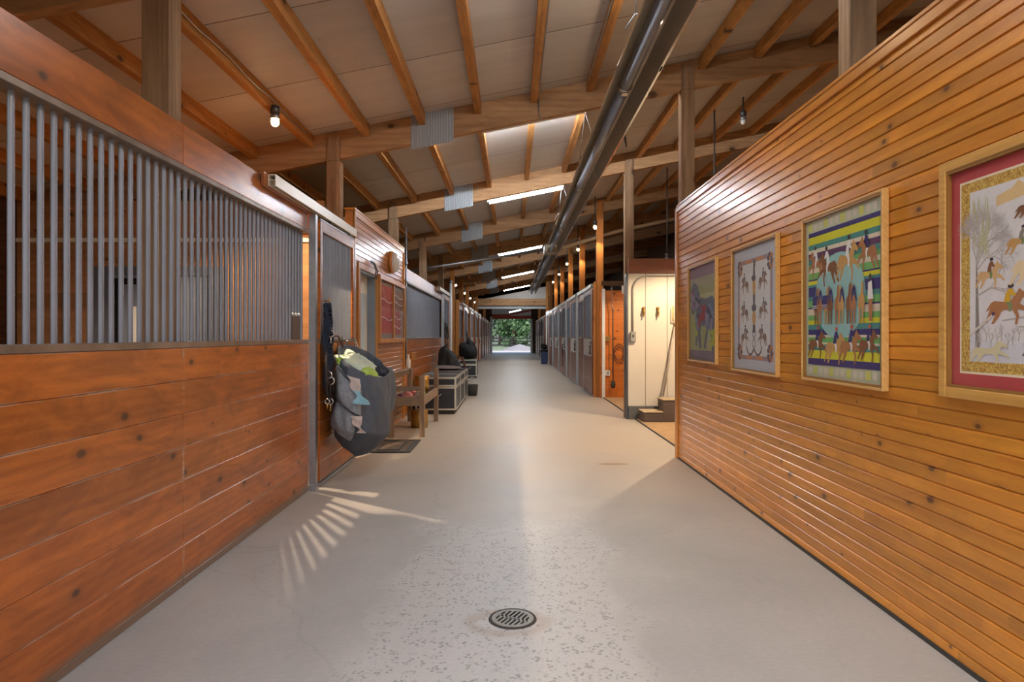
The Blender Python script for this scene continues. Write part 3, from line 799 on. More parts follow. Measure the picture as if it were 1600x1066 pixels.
for (a, c, lab) in ((7.70, YA-.05, 'dusty tan rubber mat on the floor of the first right alcove'), (YA+.2, YB-.06, 'dusty tan rubber mat on the floor of the second right alcove')):
    b = MB(); b.box(2.075, a, .0, 5.55, c, .012, 0); b.box(2.055, a, .0, 2.075, c, .014, 1)
    tag(b.build('floor_mat', [plain('dusty_tan_mat', rgb(184,150,110), .9, 0, .3, .12, 5), M['rubber']]), lab, 'mat', 'mats of the right alcoves')
# mounting block
t = thing('mounting_block', 'grey-brown two-step wooden mounting block in front of the cream alcove wall', 'mounting block', (2.55, 10.85, .012))
b = MB(); b.cbox(2.12, 10.70, .012, 2.43, 11.10, .165, .004); b.build('lower_step', M['step'], t)
b = MB(); b.cbox(2.431, 10.70, .012, 2.95, 11.10, .36, .004); b.build('upper_step', M['step'], t)
tm = plain('tan_step_tread', rgb(186,164,130), .8)
b = MB(); b.cbox(2.11, 10.69, .165, 2.43, 11.11, .182, .003); b.build('tread', tm, t)
b = MB(); b.cbox(2.42, 10.69, .36, 2.96, 11.11, .377, .003); b.build('tread', tm, t)
b = MB(); b.cyl((2.4285, 10.9, .29), (2.431, 10.9, .29), .028, 14); b.build('hand_hole', M['void'], t)
# fork leaning on the alcove wall
t = thing('pitchfork', 'pale-handled pitchfork leaning behind the mounting block in the alcove', 'fork', (2.68, 11.0, .38))
b = MB(); b.tube([(2.50, 11.02, .40), (2.72, 11.12, 1.55)], .016, 8); b.build('handle', plain('grey_handle_wood', rgb(170,160,146), .6), t)
b = MB(); b.tube([(2.72, 11.12, 1.55), (2.74, 11.13, 1.66)], .014, 8)
for i in range(6): b.tube([(2.68+.025*i, 11.13, 1.66), (2.68+.026*i, 11.14, 1.90)], .006, 6)
b.tube([(2.675, 11.13, 1.66), (2.815, 11.13, 1.66)], .009, 6); b.build('tines', plain('straw_tine', rgb(190,160,90), .6), t)
# two bridle hooks
for i, x in enumerate((2.21, 2.45)):
    t = thing('bridle_hook', ('left' if i == 0 else 'right') + ' one of two brass bridle hooks on the cream alcove wall', 'hook', (x, YA-.004, 1.80), 'brass bridle hooks')
    b = MB(); b.lathe([(0, -.004), (.03, -.004), (.03, -.01), (.0, -.012)], (x, YA, 1.86), 'y', 14); b.build('back_plate', M['brass'], t)
    b = MB(); b.tube([(x, YA-.012, 1.86), (x, YA-.06, 1.85), (x, YA-.08, 1.80), (x, YA-.06, 1.76), (x, YA-.03, 1.77)], .012, 8)
    b.tube([(x, YA-.012, 1.84), (x, YA-.04, 1.74), (x, YA-.07, 1.72)], .011, 8); b.build('hook_arm', M['brass'], t)
# conduit and switch
t = thing('switch_conduit', 'grey conduit arching down the cream alcove wall to a switch box', 'conduit', (2.0, YA-.02, 1.35))
pts = [(3.4, YA-.022, 2.41), (2.35, YA-.022, 2.41)] + [(2.27 - .19*math.sin(a) + .08, YA-.022, 2.22+.19*math.cos(a)) for a in [i*PI/16 for i in range(0, 9)]]
pts = [(3.4, YA-.022, 2.41)] + [(2.27 - .24*math.sin(a), YA-.022, 2.17+.24*math.cos(a)) for a in [i*PI/20 for i in range(0, 11)]] + [(2.03, YA-.022, 1.47)]
b = MB(); b.tube(pts, .014, 8); b.build('pipe', plain('grey_conduit', rgb(166,162,154), .5, .2), t)
b = MB(); b.cbox(1.985, YA-.06, 1.30, 2.075, YA-.002, 1.47, .006); b.build('switch_box', plain('grey_box', rgb(150,148,142), .5, .2), t)
b = MB(); b.box(2.02, YA-.072, 1.38, 2.035, YA-.06, 1.42); b.build('toggle', M['void'], t)
# second alcove: hanging whip, cords, boxes
t = thing('hanging_hose', 'dark hose hanging straight down on a chain in the orange second alcove', 'hose', (2.26, YB-.14, .2))
b = MB(); b.tube([(2.26, YB-.14, 2.0), (2.262, YB-.14, 1.2), (2.268, YB-.12, .36)], .013, 8); b.build('tube', M['rubber'], t)
b = MB(); b.lathe([(0,.22),(.04,.23),(.055,.30),(.045,.38),(0,.40)], (2.27, YB-.12, 0), 'z', 12); b.build('nozzle', M['rubber'], t)
b = MB()
z = 2.03
while z < 2.57: b.torus((2.24, YB-.14, z), .018, .005, 'x' if int(z*100)%2 else 'y', 10, 5); z += .032
b.torus((2.26, YB-.14, 2.0), .03, .007, 'y', 12, 5); b.build('chain', M['chrome'], t)
b = MB(); pts = []
for i in range(40):
    a = i/39*2*PI*2; pts.append((2.42 + .11*math.cos(a), YB-.03-.012*(i%3), .92 + .2*math.sin(a) + .004*i))
b.tube(pts, .009, 6); tag(b.build('coiled_cord', M['brownc']), 'dark cord coiled on the orange wall of the second alcove', 'cord')
for (x, z, lab) in ((2.15, 1.28, 'upper tan outlet box by the white jamb in the orange alcove'), (2.155, .50, 'lower white outlet box by the white jamb in the orange alcove')):
    t = thing('outlet_box', lab, 'outlet box', (x, YB-.02, z))
    b = MB(); b.cbox(x-.05, YB-.05, z, x+.06, YB-.002, z+.12, .005); b.build('cover', M['plastic_w'] if z < 1 else M['brass'], t)
    b = MB(); b.box(x-.02, YB-.053, z+.03, x+.03, YB-.05, z+.05); b.box(x-.02, YB-.053, z+.07, x+.03, YB-.05, z+.09); b.build('socket', M['steel_dk'], t)
t = thing('barn_camera', 'white box camera under the dark rail of the second alcove', 'camera', (2.46, YB-.5, 2.34))
b = MB(); b.cbox(2.40, YB-.56, 2.33, 2.49, YB-.46, 2.50, .012); b.build('housing', M['plastic_w'], t)
b = MB(); b.cyl((2.445, YB-.565, 2.37), (2.445, YB-.56, 2.37), .025, 12); b.build('lens', M['steel_dk'], t)
# ------------------------------------------------------------------ tube heater under the purlins
hx, hz = .97, 3.50
t = thing('tube_heater', 'long dark tube heater with a metal reflector hung under the roof along the aisle', 'heater', (hx, 17, hz))
segs = [(2.0, 5.15), (5.05, 8.7), (8.6, 12.4), (12.3, 16.1), (17.0, 20.8), (20.7, 24.6), (24.5, 28.5), (28.4, 32.6)]
for i, (a, c) in enumerate(segs):
    g = .004*(i % 2); b = MB()
    prof = [(-.17-g, -.05), (-.105-g, .10+g), (.105+g, .10+g), (.17+g, -.05), (.158+g, -.05), (.10+g, .094+g), (-.10-g, .094+g), (-.158-g, -.05)]
    b.prism([(hx+p, hz+q) for p, q in prof], 'y', a, c); b.build('reflector', M['hood'], t)
    b = MB(); side = .9
    b.prism([(hx+.160+g, hz-.055), (hx+.178+g, hz-.055), (hx+.178+g, hz-.03), (hx+.160+g, hz-.03)], 'y', a, c); pieces(b, 'polished_lip', M['alum'], t)
for i, (a, c) in enumerate([(1.9, 5.6), (5.62, 9.4), (9.42, 13.0), (13.02, 16.3), (16.95, 20.6), (20.62, 24.4), (24.42, 28.4), (28.42, 32.8)]):
    b = MB(); b.cyl((hx-.02, a, hz), (hx-.02, c, hz), .05, 16); b.build('burner_tube', M['tube'], t)
    if i:
        b = MB(); b.cyl((hx-.02, a-.06, hz), (hx-.02, a+.05, hz), .054, 16)
        b.torus((hx-.02, a-.05, hz), .056, .006, 'y', 16, 5); b.box(hx-.045, a-.05, hz-.068, hx+.005, a+.02, hz-.052); b.build('tube_clamp', M['alum'], t)
b = MB(); b.cbox(hx-.17, 16.35, hz-.05, hx+.19, 16.9, hz+.16, .02); b.build('burner_box', plain('tan_burner_box', rgb(168,156,132), .5, .2), t)
for y in (4.6, 8.3, 12.1, 15.8, 20.3, 24.2, 28.1, 32.2):
    b = MB(); zt = zpur(hx-.10) - .004
    b.tube([(hx-.19, y, hz+.02), (hx-.12, y, hz+.125), (hx+.12, y, hz+.125), (hx+.19, y, hz+.02)], .006, 5)
    b.tube([(hx-.12, y, hz+.125), (hx-.06, y, zt)], .004, 5); b.tube([(hx+.12, y, hz+.125), (hx-.06, y, zt)], .004, 5)
    b.build('hanger', M['steel_dk'], t)
for i, (y, x) in enumerate(((3.95, .72),)):
    b = MB(); b.box(x-.10, y, 4.03+.02, x+.16, y+.05, 4.055); b.box(x-.10, y, 4.03, x+.16, y+.006, 4.055); b.box(x-.10, y+.044, 4.03, x+.16, y+.05, 4.055)
    tag(b.build('strut_bracket', M['steel_dk']), 'slotted steel strut on the purlin beside the near end of the tube heater', 'bracket')
# gas and vent pipes that cross at the burner box
zc = lambda x: 3.62 + .17*(x - hx)
b = MB(); b.tube([(-5.4, 16.6, zc(-5.4)), (-2, 16.6, zc(-2)), (hx-.18, 16.6, zc(hx)-.08)], .03, 10); tag(b.build('vent_pipe', M['galv']), 'pale vent pipe running left from the heater burner box', 'pipe')
b = MB(); b.tube([(hx+.2, 16.6, zc(hx)-.05), (2.6, 16.6, 4.0), (6.0, 16.6, 4.75)], .05, 10); tag(b.build('vent_pipe', plain('tan_pipe', rgb(178,142,104), .5, .2)), 'tan vent pipe rising right from the heater burner box', 'pipe')

# ------------------------------------------------------------------ fluorescent strips, barn lamps
def strip(x, y, z, ln, label, em='tubeem'):
    t = thing('fluorescent_light', label, 'ceiling light', (x, y, z), 'fluorescent strips across the aisle')
    a = math.atan(SL); ux, uz = math.cos(a), math.sin(a)
    def bar(mb, l, hw, z0, z1):
        p = []
        for sx in (-l/2, l/2):
            for yy in (-hw, hw):
                for zz in (z0, z1): p.append((x + sx*ux - zz*uz, y + yy, z + sx*uz + zz*ux))
        mb.add(p, [(0,1,3,2), (4,6,7,5), (0,4,5,1), (2,3,7,6), (0,2,6,4), (1,5,7,3)])
    up = .10 if em == 'tubebare' else 0.0
    b = MB(); bar(b, ln+.06, .14 if up else .06, .035-up, .085-up); b.build('housing', M['white'], t)
    b = MB(); bar(b, ln, .042, -.01, .034); b.build('lit_lens', M[em], t)
    b = MB()
    for sx in (-.4*ln, .4*ln):
        p = []
        px, pz = x + sx*ux, z + sx*uz
        b.cyl((px, y, pz+.08), (px, y, zroof(px)-.002), .008, 6)
    pieces(b, 'hanger', M['steel_dk'], t)
    return t
strip(.25, 4.2, 3.93, 1.34, 'unseen fluorescent strip above the camera, added to brighten the near floor', 'tubedim')  # out of view; continues the row's spacing, added to brighten the near floor
strip(.25, 7.9, 4.03, 1.2, 'fluorescent strip hidden behind the first cross beam that whitens the roof panels', 'tubebare')
strip(.25, 12.0, 3.93, 1.34, 'nearest visible lit fluorescent strip below the second cross beam')
strip(.25, 19.9, 3.93, 1.30, 'second visible lit fluorescent strip along the aisle')
strip(.25, 27.6, 3.93, 1.34, 'third visible lit fluorescent strip along the aisle')
strip(.25, 35.3, 3.93, 1.40, 'lit fluorescent strip just before the far header wall')
strip(.22, 46.5, 3.12, .80, 'short lit fluorescent strip beyond the far header wall')

def lamp(x, y, z, label, power, lit=True, zt=None, pale=False, r=.045, cone=124, kind='SPOT'):
    t = thing('barn_lamp', label, 'lamp', (x, y, z), 'round barn lamps')
    b = MB(); b.cyl((x, y, z+.08), (x, y, z+.15), .045, 14)
    if zt: b.cyl((x, y, z+.15), (x, y, zt), .012, 8)
    b.build('junction_box', M['steel_dk'], t)
    b = MB(); b.lathe([(.0, .085), (.03, .084), (.042, .06), (.05, .03), (.046, .028), (0, .04)], (x, y, z), 'z', 16); b.build('collar', M['galv'], t)
    b = MB(); b.lathe([(.0, -.042), (.02, -.038), (.034, -.02), (.038, .0), (.034, .025), (0, .03)], (x, y, z), 'z', 16)
    b.build('glass_globe', (M['bulbw'] if pale else M['bulb']) if lit else M['glassw'], t)
    if lit:
        ld = bpy.data.lights.new('lamp_glow', kind)
        if kind == 'SPOT': ld.spot_size = math.radians(cone); ld.spot_blend = .35; ld.energy = power; ld.shadow_soft_size = r
        ld.color = (1.0, .74, .48) if not pale else (1.0, .82, .6)
        lo = bpy.data.objects.new('lamp_glow', ld); COL.objects.link(lo); lo.parent = t; lo.location = (0, 0, -.13)
    return t
lamp(-2.25, 6.32, 3.43, 'lit warm barn lamp on a purlin over the near left stall', 240, zt=zpur(-2.25)-.002, r=.012)
lamp(.93, .55, 3.9, 'warm barn lamp above the camera beside the tube heater', 75, cone=165, zt=zpur(.93)-.002)
lamp(1.16, 5.0, 3.86, 'warm barn lamp hidden above the near part of the tube heater', 95, kind='POINT', zt=zroof(1.16)-.003)
lamp(3.30, 9.5, 4.46, 'unlit round barn lamp on a purlin above the first right alcove', 0, lit=False, zt=zroof(3.3)-.003)
lamp(2.95, 9.7, 2.95, 'warm lamp inside the first right alcove behind the panelled wall', 200, cone=160, zt=zroof(2.95)-.003)
lamp(3.1, 13.3, 2.9, 'warm lamp inside the orange second alcove', 95, cone=160, zt=zroof(3.1)-.003)
for i, y in enumerate((14.9, 18.75, 22.5, 26.3, 30.1)):
    lamp(1.86, y, 3.83, f'lit warm barn lamp above the right stalls, {ORD[i]} counting from the camera', [22,18,16,14,14][i], zt=zroof(1.86)-.003)
for i, y in enumerate((23.9, 28.4, 32.2, 36.0)):
    lamp(-2.02, y, 3.22, f'lit barn lamp above the left stalls, {ORD[i]} counting from the camera', [16,16,14,14][i], zt=zroof(-2.02)-.003, pale=(i in (2,3)))
# wiring clipped to purlins
def wire(pts, label, r=.007, mat=None):
    b = MB(); b.tube(pts, r, 6); tag(b.build('conduit_wire', mat or M['galv']), label, 'wire', 'wires clipped along the purlins')
x = -2.31+.052
wire([(x, 3.95+i*.28, zpur(x)+.05+.012*math.sin(i*1.7)) for i in range(13)], 'pale cable along the purlin that carries the near left lamp')
x = .25+.05
wire([(x, 3.95+i*.3, zpur(x)+.03) for i in range(12)], 'wire along the first purlin left of the heater, before the first cross beam')
wire([(x, 7.59, 4.1), (x+.005, 7.585, 3.95), (x+.03, 7.59, 3.86)], 'short wire end hanging on the first cross beam left of the heater')
x = .89-.05
wire([(x, 3.95+i*.3, zpur(x)+.02) for i in range(12)], 'wire along the purlin above the heater, before the first cross beam')
wire([(1.165, 6.9, 3.46), (1.22, 7.1, 3.42), (1.26, 7.4, 3.62), (1.26, 7.58, 4.0)], 'black cable looping off the right lip of the heater', .010, M['rubber'])

# ------------------------------------------------------------------ things along the left wall
# bulletin case on the office wall
t = thing('bulletin_case', 'pine framed two-door bulletin case with faded red charts on the office wall', 'bulletin case', (WL+.03, 10.1, 1.30))
YA0, YM, YB0, ZB0, ZB1 = 9.03, 10.10, 11.14, 1.30, 2.24
b = MB(); b.box(WL+.001, YA0, ZB0, WL+.022, YB0, ZB1); b.build('backing', plain('grey_backing', rgb(136,128,120), .7), t)
b = MB()
for (a, c, d_, e) in ((YA0, YA0+.06, ZB0, ZB1), (YM-.035, YM+.035, ZB0+.06, ZB1-.06), (YB0-.06, YB0, ZB0, ZB1), (YA0+.06, YB0-.06, ZB0, ZB0+.06), (YA0+.06, YB0-.06, ZB1-.06, ZB1)):
    b.cbox(WL+.022, a, d_, WL+.055, c, e, .004)
b.build('frame', M['trimz'], t)
for (a, c, z0, z1, cc) in ((YA0+.09, YM-.05, 1.44, 2.12, (170,58,46)), (YM+.06, YB0-.30, 1.42, 1.80, (150,62,50)), (YM+.06, YB0-.12, 1.82, 2.10, (136,92,76))):
    t2 = NT('faded_red_chart'); nz = t2.noise(t2.pos((4, 9, 9)), 1.0, 4)
    cl = t2.mix(t2.ramp(nz, [(.56, 0.0), (.7, .5)]), rgb(*cc), rgb(206,150,132)); t2.set(col=cl, rough=.6)
    b = MB(); b.box(WL+.022, a, z0, WL+.0235, c, z1); p = b.build('red_chart', t2.m, t)
    b = MB()
    for q in (.3, .68):
        zz = z0 + (z1-z0)*q
        b.tube([(WL+.0238, a+(c-a)*j/8, zz + .02*math.sin(j*.8)) for j in range(9)], .007, 4)
    pieces(b, 'white_line', M['white'], p)
b = MB(); b.box(WL+.048, YA0+.06, ZB0+.06, WL+.050, YM-.035, ZB1-.06); b.build('glass_door', M['pane'], t)
b = MB(); b.box(WL+.048, YM+.035, ZB0+.06, WL+.050, YB0-.06, ZB1-.06); b.build('glass_door', M['pane'], t)
# round bulkhead lamp
t = thing('bulkhead_lamp', 'round white bulkhead lamp on a wooden ring high on the office wall', 'wall lamp', (WL, 10.05, 2.51))
b = MB(); b.lathe([(0, 0.001), (.17, .001), (.17, .05), (0, .05)], (WL, 10.05, 2.51), 'x', 24); b.build('mounting_ring', M['trimz'], t)
b = MB(); b.lathe([(.145, .05), (.15, .075), (.12, .12), (.06, .14), (0, .145)], (WL, 10.05, 2.51), 'x', 24); b.build('dome', M['glassw'], t)
# black hook rack above the door
t = thing('door_hook', 'double dark hook on the casing above the office door', 'hook', (WL+.022, 8.62, 2.25))
b = MB()
for y in (8.58, 8.68): b.tube([(WL+.024, y, 2.36), (WL+.05, y, 2.34), (WL+.085, y, 2.24), (WL+.07, y, 2.14), (WL+.03, y, 2.15)], .009, 6)
pieces(b, 'prong', M['steel_dk'], t)
b = MB(); b.box(WL+.0225, 8.54, 2.33, WL+.028, 8.72, 2.37); b.build('plate', M['steel_dk'], t)
# conduit at the end of the office wall
t = thing('wall_conduit', 'thin pale conduit rising beside the end of the office wall', 'conduit', (WL+.03, 11.36, .9))
b = MB(); b.tube([(WL+.03, 11.36, .95), (WL+.03, 11.36, 3.25)], .016, 8); b.build('pipe', M['galv'], t)
b = MB()
for z in (2.6, 2.3, .9): b.cyl((WL+.03, 11.36, z), (WL+.03, 11.36, z+.07), .024, 10)
pieces(b, 'coupling', M['galv'], t)
b = MB(); b.cbox(WL+.001, 12.05, .95, WL+.035, 12.55, 1.10, .005); tag(b.build('wooden_block', M['trim']), 'small yellow wooden block on the boards below the second left grille', 'block')

# floor scraper mat in front of the office door
t = thing('scraper_mat', 'flat dark framed scraper mat on the floor before the office door', 'mat', (-1.5, 8.42, .001))
b = MB()
for (x0, y0, x1, y1) in ((-1.80, 7.95, -1.215, 8.03), (-1.80, 8.81, -1.215, 8.89), (-1.80, 8.03, -1.72, 8.81), (-1.295, 8.03, -1.215, 8.81), (-1.66, 8.10, -1.36, 8.13), (-1.66, 8.71, -1.36, 8.74), (-1.66, 8.13, -1.63, 8.71), (-1.39, 8.13, -1.36, 8.71)):
    b.cbox(x0, y0, .001, x1, y1, .017, .003)
b.build('frame', M['rubber'], t)
b = MB(); b.box(-1.72, 8.03, .001, -1.66, 8.81, .009); b.box(-1.36, 8.03, .001, -1.295, 8.81, .009); b.box(-1.66, 8.03, .001, -1.36, 8.10, .009); b.box(-1.66, 8.74, .001, -1.36, 8.81, .009); b.box(-1.63, 8.13, .001, -1.39, 8.71, .010)
b.build('fibre_fill', M['grate'], t)

# wooden cart / bench
cx0, cx1, cy0, cy1 = -1.71, -1.21, 9.2, 10.95
t = thing('tack_cart', 'weathered wooden tack cart with a tray beside the office wall', 'cart', ((cx0+cx1)/2, (cy0+cy1)/2, 0))
for (x, y, zt) in ((cx1-.07, cy0, .85), (cx1-.07, cy1-.07, .87), (cx0, cy0, .86), (cx0, cy1-.07, .87)):
    b = MB(); b.cbox(x, y, 0, x+.07, y+.07, zt, .004); b.build('leg', M['oldwoodz'], t)
b = MB(); b.cbox(cx0+.071, cy0+.01, .43, cx1-.071, cy0+.04, .56, .003); b.cbox(cx0+.071, cy1-.04, .43, cx1-.071, cy1-.01, .56, .003); b.cbox(cx0+.01, cy0+.071, .43, cx0+.04, cy1-.071, .56, .003); b.cbox(cx1-.04, cy0+.071, .43, cx1-.01, cy1-.071, .56, .003)
b.build('tray_side', M['oldwood'], t)
b = MB()
for i in range(4): b.box(cx0+.045+.104*i, cy0+.045, .455, cx0+.045+.104*i+.098, cy1-.045, .475)
b.build('tray_floor', M['oldwood'], t)
b = MB(); b.cbox(cx0+.005, cy0+.072, .78, cx0+.03, cy1-.072, .86, .003); b.cbox(cx0+.071, cy0+.02, .64, cx1-.071, cy0+.045, .70, .003); b.cbox(cx0+.03, cy0+.08, .862, cx0+.075, cy1-.08, .885, .003)
b.build('rail', M['oldwood'], t)
def wrap(c, r, h, mat, label, cat='leg wrap', axis='y'):
    b = MB(); b.lathe([(0, -h/2), (r*.8, -h/2), (r, -h/2+.015), (r, h/2-.015), (r*.8, h/2), (r*.35, h/2-.01), (0, h/2-.012)], c, axis, 14)
    o = b.build('rolled_leg_wrap', mat); tag(o, label, cat); return o
wrap((-1.47, 9.36, .475+.07), .07, .13, M['pinkclo'], 'pink rolled leg wrap near the front of the cart tray')
wrap((-1.44, 9.75, .475+.06), .06, .13, M['pinkclo'], 'paler pink rolled leg wrap farther back in the cart tray')
wrap((-1.58, 9.42, .475+.055), .055, .12, M['purple'], 'purple rolled leg wrap beside the pink one in the cart tray')
wrap((-1.34, 9.62, .475+.065), .065, .12, M['rag'], 'off-white rolled leg wrap at the aisle side of the cart tray')
wrap((-1.36, 9.98, .475+.06), .06, .12, M['lime'], 'yellowish rolled leg wrap at the aisle side of the cart tray')
def can(c, r, h, mat, label):
    t = thing('brass_can', label, 'can', c, 'brass cans by the cart')
    b = MB(); b.lathe([(0, 0), (r, 0), (r, h), (r*.96, h+.006), (0, h+.006)], c, 'z', 20); b.build('body', mat, t)
    b = MB(); b.lathe([(r, h*.94), (r+.006, h*.95), (r+.006, h+.004), (r, h+.008)], c, 'z', 20); b.build('rim', M['brass'], t)
can((-1.40, 10.35, .475), .11, .30, M['brass'], 'upper brass can standing in the tack cart tray')
can((-1.42, 10.2, 0.0), .13, .26, M['brass'], 'lower brass can on the floor under the tack cart')
# jug on the office end behind the cart
t = thing('spray_bottle', 'clear plastic spray bottle standing on the cart rail', 'bottle', (cx0+.05, 10.65, .885))
b = MB(); b.lathe([(0, 0), (.035, 0), (.038, .01), (.038, .13), (.014, .17), (.014, .19), (0, .19)], (cx0+.05, 10.65, .8855), 'z', 14); b.build('bottle', M['plastic_w'], t)
b = MB(); b.box(cx0+.035, 10.61, 1.075, cx0+.065, 10.68, 1.10); b.build('trigger', M['plastic_w'], t)

# black tack chest row
def trunk(x0, x1, y0, y1, h, label, group='black tack chest row'):
    t = thing('tack_chest', label, 'chest', ((x0+x1)/2, (y0+y1)/2, 0), group)
    zs, zl = .075, h - .17
    b = MB(); b.cbox(x0+.03, y0+.03, 0, x1-.03, y1-.03, zs, .004); b.build('base', M['rubber'], t)
    b = MB(); b.cbox(x0, y0, zs, x1, y1, zl, .006); b.build('body', M['trunk'], t)
    b = MB(); b.cbox(x0, y0, zl+.004, x1, y1, h, .01); b.build('lid', M['trunk'], t)
    b = MB(); w = .03; e = .004
    for z in (zs, zl-w, zl+.005, h-w):
        b.box(x0-e, y0-e, z, x1+e, y0, z+w); b.box(x1, y0, z, x1+e, y1+e, z+w); b.box(x0-e, y1, z, x1, y1+e, z+w)
    for (x, y) in ((x0-e, y0-e), (x1-w+e, y0-e), (x1, y0), (x1, y1-w)):
        b.box(x, y-.0005, zs, x+(w if y < y0 else e+.0005), y+(e if y < y0 else w), h)
    b.box(x0-e, y0-e, h, x1+e, y0+w, h+e); b.box(x0-e, y1-w, h, x1+e, y1+e, h+e); b.box(x1-w, y0+w, h, x1+e, y1-w, h+e)
    b.build('metal_edging', M['trunktrim'], t)
    b = MB()
    for yy in (y0+.25, (y0+y1)/2, y1-.25): b.cbox(x1+.0045, yy-.03, zl-.05, x1+.016, yy+.03, zl+.07, .003)
    pieces(b, 'latch', M['chrome'], t)
    b = MB(); ym = (x0+x1)/2
    b.tube([(ym-.1, y0-.006, .38), (ym-.1, y0-.03, .36), (ym-.06, y0-.035, .33), (ym+.06, y0-.035, .33), (ym+.1, y0-.03, .36), (ym+.1, y0-.006, .38)], .009, 6); b.build('end_handle', M['chrome'], t)
    return t
trunk(-1.72, -1.0, 11.86, 12.9, .66, 'nearest black tack chest with silver edging beyond the cart')
trunk(-1.72, -1.0, 12.95, 13.98, .66, 'second black tack chest with silver edging, in the middle of the row')
trunk(-1.72, -1.0, 14.03, 15.06, .66, 'third black tack chest with silver edging, under the dark blankets')
trunk(-1.74, -1.16, 21.8, 22.6, .62, 'distant black tack chest with pale edging in front of the left corner board')
# blankets draped and hung beyond
def drape(name, x0, x1, y0, y1, z0, z1, mat, label, seed, cat='blanket', strap=None):
    rnd = random.Random(seed); ph = [rnd.random()*6 for _ in range(6)]
    t = thing(name, label, cat, ((x0+x1)/2, (y0+y1)/2, z0))
    def fn(u, v):
        a = 2*PI*u
        r = math.sin(PI*min(max(v, .0), 1.0))**.42 if 0 < v < 1 else 0.0
        k = 1 + .10*math.sin(3*a+ph[0]+4*v) + .06*math.sin(7*a+ph[1]) + .05*math.sin(9*v+ph[2]+2*a)
        cx = (x0+x1)/2 - .16*(x1-x0)*v; cy = (y0+y1)/2
        return (max(x0, min(x1+.05, cx + .5*(x1-x0)*r*k*math.cos(a))), cy + .5*(y1-y0)*r*k*math.sin(a), z0 + (z1-z0)*v - .12*(z1-z0)*v*(math.cos(a)+1)*.5)
    b = MB(); b.grid(fn, 36, 18); b.build('cloth', mat, t)
    if strap:
        b = MB(); b.tube([(x1+.0, y0+.15, z0+(z1-z0)*.75), (x1+.06, (y0+y1)/2-.1, z0+(z1-z0)*.5), (x1+.07, (y0+y1)/2+.1, z0+(z1-z0)*.22)], .028, 6); b.build('strap', strap, t)
    return t
drape('dark_blanket_heap', -1.72, -1.14, 15.15, 16.2, .02, 1.20, M['black'], 'black blanket heap hanging down behind the tack chest row', 3, strap=M['brownc'])
drape('folded_rug', -1.66, -1.04, 14.1, 14.95, .665, .76, plain('grey_brown_rug', rgb(120,110,106), .9, 0, .3, .3, 20), 'grey-brown folded rug lying on the third tack chest', 8, 'rug')
drape('black_rug_bag', -1.76, -1.16, 21.8, 22.55, .625, 1.2, M['black'], 'black rug bag heaped on the distant tack chest', 5, 'bag')
drape('hanging_blanket', -1.77, -1.33, 25.2, 26.1, .35, 1.36, M['black'], 'dark blanket hanging on a left stall past the distant trunk', 6)
# halters hung near the trunks
def halter(x, y, z, label, mat=None):
    t = thing('halter', label, 'halter', (x, y, z-.5), 'hanging halters')
    b = MB()
    b.tube([(x, y, z), (x+.02, y+.03, z-.15), (x+.03, y+.05, z-.34), (x+.02, y, z-.40), (x, y-.05, z-.34), (x, y-.03, z-.15), (x, y, z)], .014, 6)
    b.tube([(x+.015, y+.045, z-.22), (x+.04, y, z-.24), (x+.01, y-.045, z-.22)], .013, 6)
    b.tube([(x, y, z-.38), (x+.01, y+.01, z-.6), (x, y, z-.78)], .012, 6); b.build('strap', mat or M['leather'], t)
    b = MB(); xw = WL + .062 if x < 0 else WR - .06; b.cyl((xw, y, z), (x, y, z), .012, 8); b.build('peg', M['steel_dk'], t)
    b = MB()
    for p in ((x+.02, y+.04, z-.26), (x+.01, y-.04, z-.26), (x+.02, y, z-.41)): b.torus(p, .022, .005, 'x', 12, 5)
    pieces(b, 'ring', M['chrome'], t)
halter(WL+.09, 17.38, 1.75, 'black leather halter hanging by the far steel upright behind the trunks')
halter(WL+.09, 17.9, 1.72, 'black halter on the door behind the black blanket heap')
halter(WL+.09, 25.6, 1.6, 'dark halter hanging above the blanket of a distant left stall')
b = MB()
b.lathe([(0,0),(.11,0),(.14,.26),(.135,.26),(.105,.012),(0,.012)], (-.93, 15.6, .0), 'z', 16)
t = thing('bucket', 'small dark bucket with a white handle at the far end of the trunks', 'bucket', (-.93, 15.6, 0)); b.build('pail', M['rubber'], t)
b = MB(); b.tube([(-.93 + .14*math.cos(a), 15.6, .25 + .17*math.sin(a)) for a in [i*PI/10 for i in range(11)]], .008, 6); b.build('handle', M['white'], t)
# trash bin on the right
t = thing('trash_bin', 'blue trash bin with a black liner by the white doorway on the right', 'bin', (1.60, 33.0, 0))
b = MB(); b.prism([(1.44, 32.85), (1.76, 32.85), (1.76, 33.2), (1.44, 33.2)], 'z', 0.0, .62); b.build('body', M['bluebin'], t)
b = MB(); b.cbox(1.42, 32.82, .62, 1.79, 33.23, .72, .02); b.cbox(1.40, 32.80, .55, 1.42, 33.25, .70, .004); b.build('liner', M['black'], t)
drape('black_jacket', 1.42, 1.80, 32.85, 33.2, .722, 1.05, M['black'], 'black cloth lying on top of the blue trash bin', 9, 'cloth')
halter(1.76, 23.4, 1.1, 'dark halter hanging low on a right stall in the middle distance')
